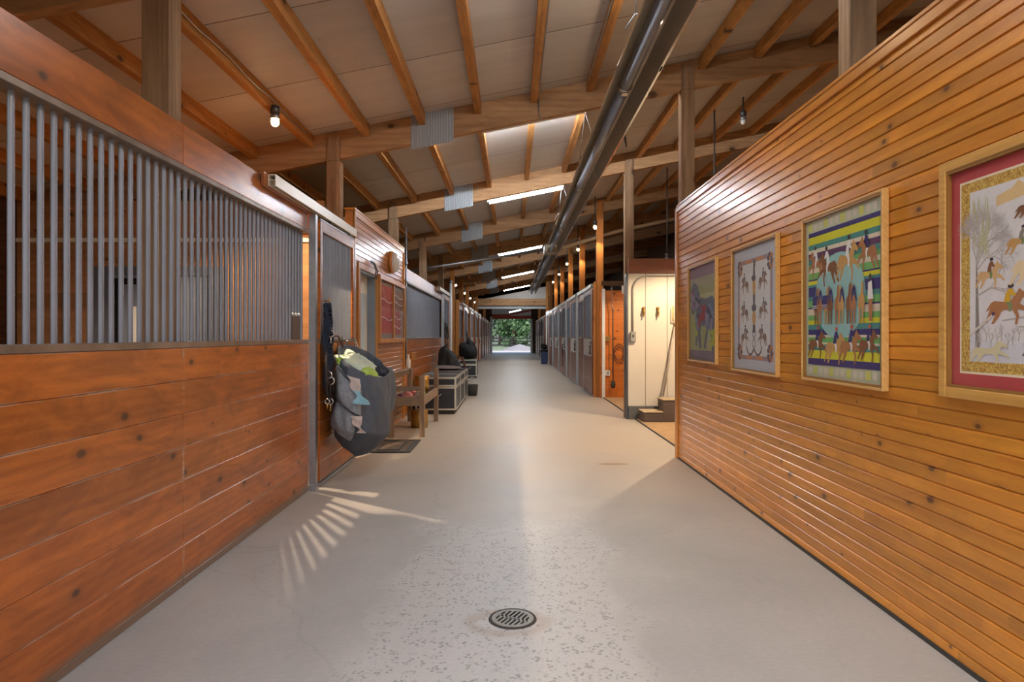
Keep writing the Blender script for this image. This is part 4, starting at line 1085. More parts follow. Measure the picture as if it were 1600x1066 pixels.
# ------------------------------------------------------------------ blanket bag on the near sliding door
BXW = WL + .075                      # door face
bag = thing('blanket_bag', 'charcoal canvas blanket bag stuffed with cloths hanging on the near sliding door', 'bag', (-1.5, 6.65, .22))
def bagpt(a, v, out=0.0):
    """a angle (0 = towards the aisle, -90deg = towards the camera), v 0 bottom .. 1 rim"""
    r = .42 + .58*min(1, v/.24)**.5
    r *= 1.0 + .07*math.sin(PI*v)
    cy = 6.62 + .12*v; rx = .245*r + out; ry = .43*r + out
    cx = BXW + .02 + .245*r*.98 + .0
    z = .22 + v*.92
    ca, sa = math.cos(a), math.sin(a)
    z += v*v*(-.15*ca + .05*sa) - .0 + (1-v)*.10*max(0, -sa)*0
    z += (1-v)*(-.02*ca + .16*max(0, -ca) + .10*abs(sa)**2*(1 if sa < 0 else .6))
    k = 1 + .03*math.sin(5*a + 6*v) + .025*math.sin(9*a - 9*v) + .012*math.sin(17*a + 14*v)
    x = cx + rx*k*ca; y = cy + ry*k*sa
    return (max(BXW + .004, x), y, z)
def rimpt(a, v):
    p0 = bagpt(a, 1.0); p1 = bagpt(a, .93)
    c = (BXW + .27, 6.72, p0[2])
    f = 1 - .14*v
    return (c[0] + (p0[0]-c[0])*f, c[1] + (p0[1]-c[1])*f, p0[2] + .025*math.sin(PI*min(1, v*1.3)) - .16*v*v)
b = MB(); b.grid(lambda u, v: bagpt(2*PI*u, v), 72, 34)
b.add([bagpt(2*PI*i/24, 0) for i in range(24)], [tuple(range(24))]); b.build('sack', M['bag'], bag)
b = MB(); b.grid(lambda u, v: rimpt(2*PI*u, v), 72, 8); b.build('rolled_rim', M['bag'], bag)
# side lobe of fabric hanging on the far side of the mouth
def lobe(u, v):
    a = 2*PI*u; r = (.4 + .6*math.sin(PI*min(1, v*.85+.12)))
    return (BXW + .44 + .05*v + .065*r*math.cos(a)*(1+.15*math.sin(3*a)), 7.08 - .10*v + .13*r*math.sin(a), 1.06 - .44*v)
b = MB(); b.grid(lobe, 24, 14); b.build('flap', M['bag'], bag)
def patch(a0, a1, v0, v1, out, puff, skew=0.0):
    def fn(u, v):
        a = a0 + (a1-a0)*u; vv = v0 + (v1-v0)*v + skew*(u-.5)
        o = out + puff*(math.sin(PI*u)*math.sin(PI*min(1, .25+.75*v)))**.6 if 0 < u < 1 else out
        return bagpt(a, vv, o)
    return fn
R = math.radians
b = MB(); b.grid(patch(R(-138), R(-82), .16, .50, .006, .085, -.10), 20, 14); b.build('lower_pocket', M['net'], bag)
b = MB(); b.grid(patch(R(-140), R(-74), .52, .86, .006, .07, -.16), 20, 14); b.build('upper_pocket', M['net'], bag)
b = MB()
for (fn, v) in ((patch(R(-138), R(-82), .16, .50, .012, .085, -.10), 1.0), (patch(R(-140), R(-74), .52, .86, .012, .07, -.16), 1.0)):
    b.tube([fn(i/20, .99) for i in range(21)], .008, 6)
b.tube([patch(R(-138), R(-82), .16, .50, .010, .085, -.10)(.99, i/12) for i in range(13)], .007, 6); b.build('pocket_binding', M['bag'], bag)
b = MB()
for y in (6.40, 6.86):
    b.tube([(BXW+.02, y, 1.20), (BXW+.012, y, 1.30), (BXW+.010, y, 1.39)], .011, 6)
pieces(b, 'hanging_strap', M['leather'], bag)
b = MB()
for y in (6.40, 6.86): b.torus((BXW+.014, y, 1.25), .022, .005, 'x', 14, 6)
pieces(b, 'snap', M['brass'], bag)
# the cloths in the bag
def lump(name, c, s, mat, label, seed, cat='cloth', tilt=0.0):
    rnd = random.Random(seed); ph = [rnd.random()*6 for _ in range(8)]
    def fn(u, v):
        a = 2*PI*u; t_ = PI*v
        k = 1 + .10*math.sin(4*a+ph[0]+3*t_) + .08*math.sin(6*t_+ph[1]+2*a) + .05*math.sin(9*a+ph[2])
        x = s[0]*math.sin(t_)*math.cos(a)*k; y = s[1]*math.sin(t_)*math.sin(a)*k; z = s[2]*math.cos(t_)*k
        return (c[0]+x, c[1]+y, c[2]+z - tilt*x)
    b = MB(); b.grid(fn, 40, 20); o = b.build(name, mat); return tag(o, label, cat)
lump('pale_folded_blanket', (BXW+.22, 6.68, 1.075), (.20, .33, .13), M['paleclo'], 'pale green folded cloth filling the mouth of the charcoal bag', 1, tilt=.5)
lump('lime_cloth', (BXW+.13, 6.50, 1.14), (.08, .15, .06), M['lime'], 'lime green cloth at the wall side of the bag mouth', 2, tilt=.4)
lump('lime_cloth', (BXW+.36, 6.52, 1.03), (.07, .17, .06), M['lime'], 'lime green cloth at the front edge of the bag mouth', 3, tilt=.3)
lump('navy_cloth', (BXW+.38, 6.84, 1.01), (.08, .12, .06), M['navyclo'], 'navy cloth at the far front corner of the bag mouth', 4)
def ragpatch(name, a0, a1, v0, v1, o1, mats, label, seed):
    rnd = random.Random(seed)
    def fn(u, v):
        w = .50 + .22*math.sin(5*v+1+seed) + .12*math.sin(11*v+seed); uu = .5 + (u-.5)*w - .42*(v-.5) + .05*math.sin(9*v)
        p = patch(a0, a1, v0, v1, o1, .028, .02)(min(max(uu, .001), .999), v)
        return (p[0] + .006*math.sin(9*u+7*v), p[1] + .006*math.sin(11*v+3*u), p[2])
    b = MB(); nu, nv = 14, 22
    vs = [fn(i/nu, j/nv) for i in range(nu+1) for j in range(nv+1)]
    W = nv+1
    for i in range(nu):
        for j in range(nv): pass
    b.add(vs, [(i*W+j, (i+1)*W+j, (i+1)*W+j+1, i*W+j+1) for i in range(nu) for j in range(nv//2, nv)], 0, True)
    b.add(vs, [(i*W+j, (i+1)*W+j, (i+1)*W+j+1, i*W+j+1) for i in range(nu) for j in range(0, nv//2)], 1, True)
    o = b.build(name, mats); return tag(o, label, 'rag')
ragpatch('folded_rag', R(-100), R(-62), .58, .90, .055, [M['rag'], M['ragblue']], 'off-white and pale blue rag hanging from the upper pocket of the bag', 1)
ragpatch('small_rag', R(-90), R(-66), .24, .44, .065, [M['rag'], M['rag']], 'small white rag poking out of the lower pocket of the bag', 2)

# navy rope bundle and leather halter at the near stile of the door
t = thing('lead_rope', 'bundle of navy lead ropes hanging on the near stile of the sliding door', 'rope', (BXW+.03, 6.22, .85))
hk = (BXW+.03, 6.215, 1.70)
for i in range(5):
    dx = .012*(i % 3); dy = .022*(i-2)
    zb = .86 + .07*i
    pts = []
    for j in range(25):
        q = j/24; ph = 2*PI*q
        pts.append((hk[0] + dx + .012*math.sin(6*ph+i), hk[1] + dy*.5 + .05*math.sin(ph)*(1+.4*i*.2) + .012*i*(1-math.cos(ph)), hk[2] - (hk[2]-zb)*(1-math.cos(ph))*.5))
    b = MB(); b.tube(pts, .0115, 8); b.build('loop', M['navy'], t)
b = MB()
for j in range(16):
    z = 1.68 - .035*j
    b.torus((hk[0]+.012, hk[1]+.004*math.sin(j), z), .03, .011, 'z', 12, 6)
b.build('braid', M['navy'], t)
b = MB(); b.tube([(BXW, 6.24, 1.73), (BXW+.05, 6.24, 1.72), (BXW+.055, 6.24, 1.76)], .008, 6); b.build('hook', M['brass'], t)
b = MB(); b.torus((hk[0]+.045, hk[1]-.02, 1.42), .03, .006, 'y', 14, 6); b.tube([(hk[0]+.045, hk[1]-.02, 1.39), (hk[0]+.045, hk[1]-.02, 1.33)], .008, 6); pieces(b, 'snap', M['chrome'], t)
t = thing('halter', 'dark halter with nickel rings hanging below the navy rope bundle', 'halter', (BXW+.05, 6.22, .72), 'hanging halters')
hy, hxx = 6.14, BXW+.055
b = MB()
b.tube([(hxx-.02, hy+.02, 1.30), (hxx, hy-.03, 1.12), (hxx+.01, hy-.05, .98), (hxx+.01, hy-.03, .86), (hxx+.01, hy+.03, .80), (hxx+.01, hy+.08, .88), (hxx, hy+.06, 1.02), (hxx-.01, hy+.03, 1.2)], .014, 7)
b.tube([(hxx, hy-.05, 1.0), (hxx+.03, hy, .96), (hxx, hy+.06, 1.0)], .014, 7)
b.tube([(hxx, hy+.03, .82), (hxx+.02, hy+.07, .72), (hxx, hy+.10, .68), (hxx-.01, hy+.12, .85), (hxx-.02, hy+.10, 1.05)], .016, 7); b.build('strap', M['leather'], t)
b = MB(); b.torus((hxx+.035, hy, .985), .032, .007, 'y', 16, 6); b.torus((hxx+.02, hy-.02, 1.04), .03, .006, 'y', 16, 6); b.torus((hxx+.02, hy+.04, .79), .026, .006, 'y', 16, 6); b.torus((hxx+.02, hy-.06, .80), .022, .005, 'y', 16, 6); pieces(b, 'ring', M['chrome'], t)
b = MB(); b.tube([(hxx+.02, hy+.04, .765), (hxx+.02, hy+.045, .70)], .009, 6); b.tube([(hxx+.02, hy-.06, .78), (hxx+.02, hy-.055, .73)], .008, 6); pieces(b, 'snap', M['brass'], t)
# chain and latch on the door ledge
t = thing('door_chain', 'nickel chain and snap hanging on the ledge of the near sliding door', 'chain', (BXW+.02, 7.38, 1.15))
b = MB()
for j in range(22):
    q = j/21; y = 7.02 + .42*q; z = 1.35 - .17*math.sin(PI*q)**.8
    b.torus((BXW+.018, y, z), .017, .005, 'x' if j % 2 else 'z', 10, 5)
b.build('links', M['chrome'], t)
b = MB()
for r_ in (.05, .07): b.torus((BXW+.03, 7.40, 1.26), r_, .008, 'x', 18, 6)
pieces(b, 'ring', M['chrome'], t)
b = MB(); b.cbox(BXW+.001, 6.52, 1.24, BXW+.012, 6.66, 1.33, .003); tag(b.build('name_block', M['post_o']), 'small plain wooden block on the door above the bag', 'block')
b = MB(); b.tube([(BXW+.012, 6.50, 1.40), (BXW+.03, 6.62, 1.40), (BXW+.035, 6.78, 1.31), (BXW+.02, 6.92, 1.20)], .010, 6); tag(b.build('leather_strap', M['brownc']), 'brown leather strap sagging across the door above the bag', 'strap')

# ------------------------------------------------------------------ floor drain
dc = (.003, 3.29, .0)
t = thing('floor_drain', 'round cast iron floor drain with slots in the concrete aisle', 'drain', dc)
b = MB(); b.lathe([(.104, .0015), (.104, .006), (.116, .006), (.119, .001)], dc, 'z', 48); b.build('rim', M['rubber'], t)
b = MB(); N = 48
b.add([(dc[0]+.1035*math.cos(2*PI*i/N), dc[1]+.1035*math.sin(2*PI*i/N), .0012) for i in range(N)], [tuple(range(N))]); b.build('sump', M['void'], t)
# plate: annulus plus ribs so that the slots are real openings
b = MB(); R0, R1 = .1035, .082
ring = []
for i in range(N):
    a = 2*PI*i/N; ring += [(dc[0]+R1*math.cos(a), dc[1]+R1*math.sin(a), .0062), (dc[0]+R0*math.cos(a), dc[1]+R0*math.sin(a), .0062)]
b.add(ring, [(2*i, 2*i+1, 2*((i+1) % N)+1, 2*((i+1) % N)) for i in range(N)])
rot = R(-28); cr, sr = math.cos(rot), math.sin(rot)
def rib(mb, u0, v0, u1, v1):
    c = [(u0,v0),(u1,v0),(u1,v1),(u0,v1)]
    mb.prism([(dc[0]+u*cr-v*sr, dc[1]+u*sr+v*cr) for u, v in c], 'z', .0016, .0060)
for i in range(8):
    u = -.0805 + .023*i; h = math.sqrt(max(0, .084**2 - min(abs(u-.0045), abs(u+.0045))**2)) if abs(u) < .084 else .02
    rib(b, u-.0055, -h, u+.0055, h)
rib(b, -.083, -.009, .083, .009)

b.build('slotted_plate', M['iron'], t)

# ------------------------------------------------------------------ pictures on the panelled wall
HORSE = [(0,.38),(.12,.60),(.2,.645),(.42,.60),(.56,.64),(.68,.84),(.73,.93),(.77,.87),(.93,.71),(.89,.64),(.79,.69),(.73,.54),(.90,.42),(.98,.27),(.94,.25),(.84,.36),(.68,.40),(.72,.24),(.68,.03),(.63,.03),(.66,.23),(.58,.40),(.40,.40),(.35,.36),(.30,.24),(.19,.06),(.13,.06),(.21,.26),(.19,.36),(.10,.22),(.02,.08),(-.03,.11),(.05,.27),(.10,.46),(.06,.40)]
TORSO = [(.40,.60),(.44,.80),(.50,.93),(.58,.93),(.66,.76),(.63,.73),(.55,.78),(.54,.60)]
HEAD = [(.50,.95),(.49,1.02),(.53,1.06),(.59,1.05),(.62,1.0),(.58,.95)]
LEGR = [(.42,.62),(.54,.64),(.58,.50),(.55,.36),(.50,.36),(.50,.50)]
FRONT = [(.30,.92),(.36,1.0),(.42,.92),(.47,.70),(.62,.60),(.66,.40),(.60,.34),(.58,.0),(.50,.0),(.48,.34),(.40,.34),(.36,.0),(.28,.0),(.27,.34),(.18,.42),(.20,.62),(.30,.70)]
class Art:
    """flat print on the right wall: u runs left to right as seen from the aisle, v upwards"""
    def __init__(s, ya, yb, za, zb, x):
        s.ya, s.yb, s.za, s.zb, s.x = ya, yb, za, zb, x; s.b = MB(); s.mats = []; s.k = 0
    def mi(s, m):
        if m not in s.mats: s.mats.append(m)
        return s.mats.index(m)
    def poly(s, pts, m):
        s.k += 1; x = s.x - .00012*s.k
        s.b.add([(x, s.yb + (s.ya-s.yb)*u, s.za + (s.zb-s.za)*v) for u, v in pts], [tuple(range(len(pts)))], s.mi(m))
    def layer(s, polys, m):
        s.k += 1; x = s.x - .00012*s.k
        for j, pts in enumerate(polys):
            x = s.x - .00012*s.k - 5e-7*(j % 160)
            s.b.add([(x, s.yb + (s.ya-s.yb)*u, s.za + (s.zb-s.za)*v) for u, v in pts], [tuple(range(len(pts)))], s.mi(m))
    def rect(s, u0, v0, u1, v1, m): s.poly([(u0,v0),(u1,v0),(u1,v1),(u0,v1)], m)
    def place(s, shape, cu, cv, w, h, flip=False):
        return [(cu + ((.5-p[0]) if flip else (p[0]-.5))*w, cv + (p[1]-.5)*h) for p in shape]
def ell(cu, cv, ru, rv, n=28): return [(cu+ru*math.cos(2*PI*i/n), cv+rv*math.sin(2*PI*i/n)) for i in range(n)]
def picture(name, label, ya, yb, za, zb, fw, depth, fmat, mount, inset):
    t = thing(name, label, 'picture', (WR, (ya+yb)/2, za), 'framed pictures on the panelled wall')
    xf = WR - depth
    b = MB()
    b.cbox(xf, ya, za, WR-.001, ya+fw, zb, .004); b.cbox(xf, yb-fw, za, WR-.001, yb, zb, .004)
    b.cbox(xf, ya+fw, za, WR-.001, yb-fw, za+fw, .004); b.cbox(xf, ya+fw, zb-fw, WR-.001, yb-fw, zb, .004)
    b.build('frame', fmat, t)
    b = MB(); i = fw+.0
    for (a, c, d_, e) in ((ya+i, ya+i+.012, za+i, zb-i), (yb-i-.012, yb-i, za+i, zb-i), (ya+i+.012, yb-i-.012, za+i, za+i+.012), (ya+i+.012, yb-i-.012, zb-i-.012, zb-i)):
        b.box(xf+.006, a, d_, WR-.013, c, e)
    b.build('inner_slip', M['slip'], t)
    b = MB(); b.box(WR-.012, ya+fw, za+fw, WR-.002, yb-fw, zb-fw); b.build('mount', mount, t)
    b = MB(); b.box(xf+.012, ya+fw+.012, za+fw+.012, xf+.014, yb-fw-.012, zb-fw-.012); b.build('glass_pane', M['pane'], t)
    return t, Art(ya+fw+inset, yb-fw-inset, za+fw+inset, zb-fw-inset, WR-.0122)
chest = paint('chestnut', 166,116,78); bay_ = paint('bay_brown', 128,88,60); dun = paint('dun', 190,150,92); ink = paint('ink', 64,58,62)
navy_, yel, teal, grn, crm, plum = paint('navy', 62,58,112), paint('yellow', 206,204,58), paint('teal', 76,138,134), paint('green', 112,176,104), paint('cream', 216,206,186), paint('plum', 92,64,98)
aqua, lace, white_, red_ = paint('aqua', 146,192,192), paint('lace', 190,196,172), paint('white', 222,222,220), paint('rider_red', 178,84,72)
# 1: nearest the far end - loose painterly horse on grey green
t, A = picture('framed_picture', 'framed print of one blue and red painted horse, farthest along the wall', 6.094, 7.06, 1.136, 2.127, .015, .036, M['frame'], paint('grey_green', 128,134,106), .012)
rnd = random.Random(4)
A.rect(0, 0, 1, 1, paint('sage', 158,164,128)); A.rect(0, 0, 1, .10, paint('dusk', 124,118,134)); A.rect(0, .88, 1, 1, paint('mauve', 146,128,146)); A.rect(.0, .80, 1, .88, paint('haze', 166,164,146))
A.rect(.4, .62, 1, .70, paint('palehaze', 174,176,138)); A.rect(.8, .18, 1, .60, paint('umber', 112,88,82))
BIG = [(.05,.60),(.02,.74),(.16,.84),(.30,.80),(.42,.66),(.62,.64),(.86,.66),(.98,.58),(.96,.34),(.90,.30),(.93,.10),(.84,.09),(.80,.30),(.72,.32),(.62,.12),(.55,.12),(.62,.36),(.45,.36),(.42,.30),(.46,.12),(.38,.12),(.32,.26),(.28,.14),(.22,.15),(.26,.38),(.24,.54),(.14,.48),(.08,.50)]
A.poly(BIG, paint('slate_blue', 106,116,134))
cols = [paint('wine', 160,78,84), paint('slateb', 122,138,166), paint('violetgrey', 150,142,172), paint('darkslate', 78,82,98), paint('olive', 164,178,84)]
for i in range(46):
    u, v = rnd.choice([(.12,.70),(.14,.60),(.30,.66),(.36,.50),(.50,.50),(.62,.48),(.75,.50),(.86,.46),(.80,.36),(.42,.40),(.26,.34),(.58,.30),(.88,.24)])
    u += rnd.uniform(-.06,.06); v += rnd.uniform(-.06,.06); a = rnd.uniform(0, PI)
    l, w = rnd.uniform(.05,.10), rnd.uniform(.012,.03); c_, s_ = math.cos(a), math.sin(a)
    m = cols[0] if .38 < u < .62 and .34 < v < .62 or (u < .2 and v > .6 and i % 2) else (cols[4] if v < .36 else rnd.choice(cols[1:4]))
    A.poly([(u-l*c_-w*s_, v-l*s_+w*c_), (u+l*c_-w*s_, v+l*s_+w*c_), (u+l*c_+w*s_, v+l*s_-w*c_), (u-l*c_+w*s_, v-l*s_-w*c_)], m)
A.b.build('print', A.mats, t)
# 2: pale print with six riders round a tall centre figure
t, A = picture('framed_picture', 'framed pale grey print of small leaping riders around a tall central ornament', 4.692, 5.661, 1.107, 2.131, .015, .036, M['frame'], paint('pale_blue_grey', 178,184,194), .012)
A.rect(0, 0, 1, 1, paint('mistblue', 184,190,200)); A.rect(.10, .08, .90, .90, paint('mauvegrey', 152,138,146)); A.rect(.145, .115, .855, .865, paint('palegrey', 204,206,208))
org = paint('apricot', 192,138,104)
A.layer([[(.30,.085),(.46,.085),(.46,.113),(.30,.113)], [(.54,.085),(.70,.085),(.70,.113),(.54,.113)], [(.28,.867),(.46,.867),(.46,.896),(.28,.896)], [(.54,.867),(.72,.867),(.72,.896),(.54,.896)], [(.102,.35),(.143,.35),(.143,.50),(.102,.50)], [(.857,.38),(.898,.38),(.898,.54),(.857,.54)]], org)
dk = paint('greyink', 96,92,100)
cor = []
for (cu, cv) in ((.15,.84),(.85,.84),(.15,.14),(.85,.14)):
    for i in range(7):
        a = i*.9; cor.append(ell(cu+.035*math.cos(a), cv+.05*math.sin(a), .03, .02, 10))
A.layer(cor, dk); A.layer([ell(p[0][0], p[0][1], .014, .02, 8) for p in cor], org)
A.layer([[(.49,.88),(.47,.70),(.48,.50),(.47,.30),(.53,.30),(.52,.50),(.53,.70),(.51,.88)]], dk); A.layer([ell(.50,.68,.032,.08), ell(.5,.42,.04,.06)], dun); A.layer([ell(.49,.74,.05,.025), ell(.50,.50,.055,.03), ell(.51,.85,.018,.04)], dk)
def ribbon(pts, w): 
    out = []
    for (p, q) in zip(pts[:-1], pts[1:]):
        dx, dy = q[0]-p[0], q[1]-p[1]; L = math.hypot(dx, dy) or 1; nx, ny = -dy/L*w, dx/L*w
        out.append([(p[0]+nx,p[1]+ny),(q[0]+nx,q[1]+ny),(q[0]-nx,q[1]-ny),(p[0]-nx,p[1]-ny)])
    return out
A.layer(ribbon([(.50+.035*math.sin(i/12*PI*2), .34-.17*i/12) for i in range(13)], .005) + ribbon([(.50-.035*math.sin(i/12*PI*2), .34-.17*i/12) for i in range(13)], .005) + ribbon([(.32+.36*i/14, .17+.05*abs(math.sin(i/14*PI*2))*(-1)+.02*(i in (0,14))) for i in range(15)], .009), dk)
hs, tr, hd, lg = [], [], [], []
for (cu, cv, fl) in ((.28,.70,True),(.70,.71,False),(.27,.47,True),(.71,.48,False),(.28,.27,False),(.69,.27,True)):
    hs.append(A.place(HORSE, cu, cv, .20, .17, fl)); tr.append(A.place(TORSO, cu, cv, .20, .17, fl)); hd.append(A.place(HEAD, cu, cv, .20, .17, fl)); lg.append(A.place(LEGR, cu, cv, .20, .17, fl))
A.layer(hs, paint('greybrown', 130,112,104)); A.layer(tr, dk); A.layer(hd, ink); A.layer(lg, paint('palerose', 198,176,164))
A.b.build('print', A.mats, t)
# 3: striped print with rows of brown horses
t, A = picture('framed_picture', 'framed brightly striped print with rows of brown horses and an aqua oval', 3.34, 4.283, 1.12, 2.145, .016, .036, M['frame'], crm, .014)
A.rect(0, 0, 1, 1, lace)
seq = [(navy_, .035), (yel, .06), (teal, .04), (crm, .03), (plum, .045), (teal, .04), (grn, .035), (crm, .035), (grn, .05), (navy_, .012), (yel, .03), (teal, .02), (navy_, .075), (teal, .035), (grn, .05), (navy_, .012), (crm, .05), (grn, .04), (yel, .035), (teal, .04), (navy_, .04), (crm, .018), (grn, .04), (crm, .015), (teal, .045), (yel, .065), (navy_, .05)]
tot = sum(h for _, h in seq); v = .925
for m, h in seq:
    h2 = h/tot*.85; A.rect(.035, v-h2, .965, v, m); v -= h2
A.layer([[(.04+.077*i, .935), (.04+.077*i+.058, .935), (.04+.077*i+.058, .985), (.04+.077*i, .985)] for i in range(0, 12, 3)] + [[(.04+.077*i, .015), (.04+.077*i+.058, .015), (.04+.077*i+.058, .065), (.04+.077*i, .065)] for i in range(1, 12, 3)], paint('pale_lime', 196,200,110))
A.layer([ell(.07+.077*i, .96, .024, .024, 12) for i in range(1, 12) if i % 3] + [ell(.07+.077*i, .04, .024, .024, 12) for i in range(12) if i % 3 != 1], paint('pale_rose', 208,200,186))
A.poly(ell(.48, .50, .33, .26, 40), aqua)
L = lambda lst, sh, w, h, fl=False: [A.place(sh, a, c, w, h, fl) for a, c in lst]
top = [(.16,.72,.26,.20,True),(.33,.68,.30,.24,True),(.60,.70,.30,.26,False),(.83,.72,.24,.22,True)]
botm = [(.18,.21,.28,.20,False),(.44,.19,.30,.22,False),(.64,.20,.30,.22,False),(.85,.21,.24,.20,False)]
for i, (cu, cv, w, h, fl) in enumerate(top + botm):
    A.poly(A.place(HORSE, cu, cv, w, h, fl), (chest, bay_, dun)[i % 3])
    A.poly(A.place(LEGR, cu, cv, w, h, fl), white_); A.poly(A.place(TORSO, cu, cv, w, h, fl), white_ if i < 4 and i != 3 else navy_); A.poly(A.place(HEAD, cu, cv, w, h, fl), ink if i < 4 else red_)
for i in range(9):
    cu = .16 + .075*i
    A.poly(A.place(FRONT, cu, .45, .17, .24, i % 2 == 0), (bay_, chest, dun)[i % 3])
    if i in (0, 2): 
        A.poly([(cu-.05,.43),(cu-.04,.51),(cu+.04,.51),(cu+.05,.43)], navy_); A.layer([[(cu-.05,.435+.012*j),(cu+.05,.435+.012*j),(cu+.05,.440+.012*j),(cu-.05,.440+.012*j)] for j in range(2)], white_)
    elif i % 2: A.poly([(cu-.035,.46),(cu-.02,.53),(cu+.01,.55),(cu+.035,.46),(cu+.02,.46),(cu,.52),(cu-.02,.46)], navy_)
A.poly([(.845,.46),(.85,.55),(.89,.56),(.91,.46)], white_); A.poly([(.855,.46),(.90,.46),(.895,.34),(.86,.34)], chest); A.poly(ell(.875,.58,.014,.02,10), ink)
A.b.build('print', A.mats, t)
# 4: hunting scene in snow, red mat, gilt frame, cut by the edge of the photograph
t, A = picture('framed_picture', 'large gilt framed winter hunting scene with a red mat, nearest the camera', 1.88, 2.904, 1.137, 2.145, .045, .036, M['gold'], plain('rose_red_mat', rgb(178,76,78), .8, 0, .3, .06, 20), .062)
A.rect(0, 0, 1, 1, paint('ivory', 226,214,190)); 
gl = NT('gold_scroll_border'); nz = gl.noise(gl.pos((60,60,60)), 1.0, 3, .5, 2.0); gl.set(col=gl.ramp(nz, [(.42, rgb(160,120,44)), (.6, rgb(214,184,98))]), rough=.7)
A.rect(.012, .012, .988, .988, gl.m); A.rect(.075, .065, .925, .935, paint('snow', 214,214,218))
A.poly([(.075,.065),(.925,.065),(.925,.16),(.6,.19),(.3,.15),(.075,.2)], paint('snow_shade', 204,206,216))
A.layer([[(.26,.83),(.44,.85),(.44,.90),(.40,.93),(.36,.90),(.26,.88)], [(.46,.87),(.60,.88),(.60,.90),(.46,.89)]], paint('peach_house', 214,188,140)); A.poly([(.60,.85),(.76,.87),(.76,.93),(.60,.93)], paint('brick_house', 190,110,92))
trk = paint('trunk_grey', 138,132,128); twig = paint('twig_grey', 176,172,172)
tw = []
rnd = random.Random(11)
def branch(u, v, a, l, w, d):
    u2, v2 = u+l*math.cos(a), v+l*math.sin(a); tw.extend(ribbon([(u,v),(u2,v2)], w))
    if d > 0:
        for k in range(3 if d > 1 else 2): branch(u2, v2, a + rnd.uniform(-.75,.75), l*rnd.uniform(.62,.85), w*.6, d-1)
A.poly([(.115,.10),(.15,.10),(.135,.45),(.13,.58),(.12,.58),(.118,.40)], trk)
for a in (1.5, 1.1, 1.9, .7, 1.35): branch(.125, .50+.04*a, a, .085, .0042, 5)
for a in (1.0, 1.4, 1.75): branch(.16, .60, a, .075, .0035, 5)
branch(.13, .40, .35, .10, .005, 4); branch(.3, .27, .1, .12, .004, 4); branch(.4, .24, -.05, .12, .004, 4)
for k in range(9): branch(.12+.035*k, .13+.02*(k % 3), 1.4+.2*(k % 2), .03, .003, 3)
A.layer(tw, twig)
gr = []
for k in range(60):
    u = .10 + rnd.random()*.12; v_ = .60 + rnd.random()*.28; gr.append([(u-.003, v_-.03), (u+.003, v_-.03), (u+.002, v_+.03), (u-.002, v_+.03)])
A.layer(gr, paint('pale_olive', 184,184,148))
for (cu, cv, w, h, fl, hm, rm) in ((.42,.64,.20,.13,False,dun,trk),(.22,.50,.20,.15,False,paint('sandy',204,170,122),bay_),(.34,.34,.30,.19,False,chest,paint('ochre_coat',206,164,50)),(.50,.52,.30,.20,False,paint('cream_horse',222,204,168),red_),(.48,.79,.20,.10,False,bay_,ink)):
    A.poly(A.place(HORSE, cu, cv, w, h, fl), hm); A.poly(A.place(LEGR, cu, cv, w, h, fl), paint('sage_cloth',120,142,100)); A.poly(A.place(TORSO, cu, cv, w, h, fl), rm); A.poly(A.place(HEAD, cu, cv, w, h, fl), ink)
A.poly(A.place(HORSE, .22, .12, .28, .13, False), paint('pale_stag', 206,200,164)); A.poly(A.place(HORSE, .52, .13, .20, .11, True), paint('hound_grey', 96,90,84))
A.layer(ribbon([(.08,.20),(.24,.30)], .006), paint('flute', 206,200,190)); A.poly(ell(.245,.305,.012,.01,10), plum)
A.b.build('print', A.mats, t)

# ------------------------------------------------------------------ outdoors beyond the far doorway
b = MB(); b.box(-45, YE+.4, -.16, 45, 170, -.04); struct(b.build('ground', M['grass']))
b = MB(); b.box(-3.2, YE+.4, -.04, 3.6, 63, -.012); struct(b.build('ground_drive', M['drive']))
rnd = random.Random(5)
def mound(u, v):
    a = 2*PI*u; r = 1.75*(1-v)
    k = 1 + .05*math.sin(5*a) + .04*math.sin(9*a+v*7)
    return (.75 + r*k*math.cos(a), 64.5 + r*k*math.sin(a), -.05 + .66*(v**.8) + .015*math.sin(13*a+20*v))
b = MB(); b.grid(mound, 40, 12); tag(b.build('gravel_mound', M['gravel']), 'grey gravel mound on the drive outside the far doorway', 'mound')
t = thing('rail_fence', 'dark three-rail paddock fence outside beyond the gravel mound', 'fence', (0, 76, 0))
b = MB()
for z in (.28, .68, 1.06): b.box(-20, 75.98, z, 20, 76.02, z+.14)
b.build('rail', M['fence'], t)
for i in range(-8, 9):
    b = MB(); b.box(i*2.4-.07, 75.82, -.05, i*2.4+.07, 75.979, 1.3); b.build('fence_post', M['fence'], t)
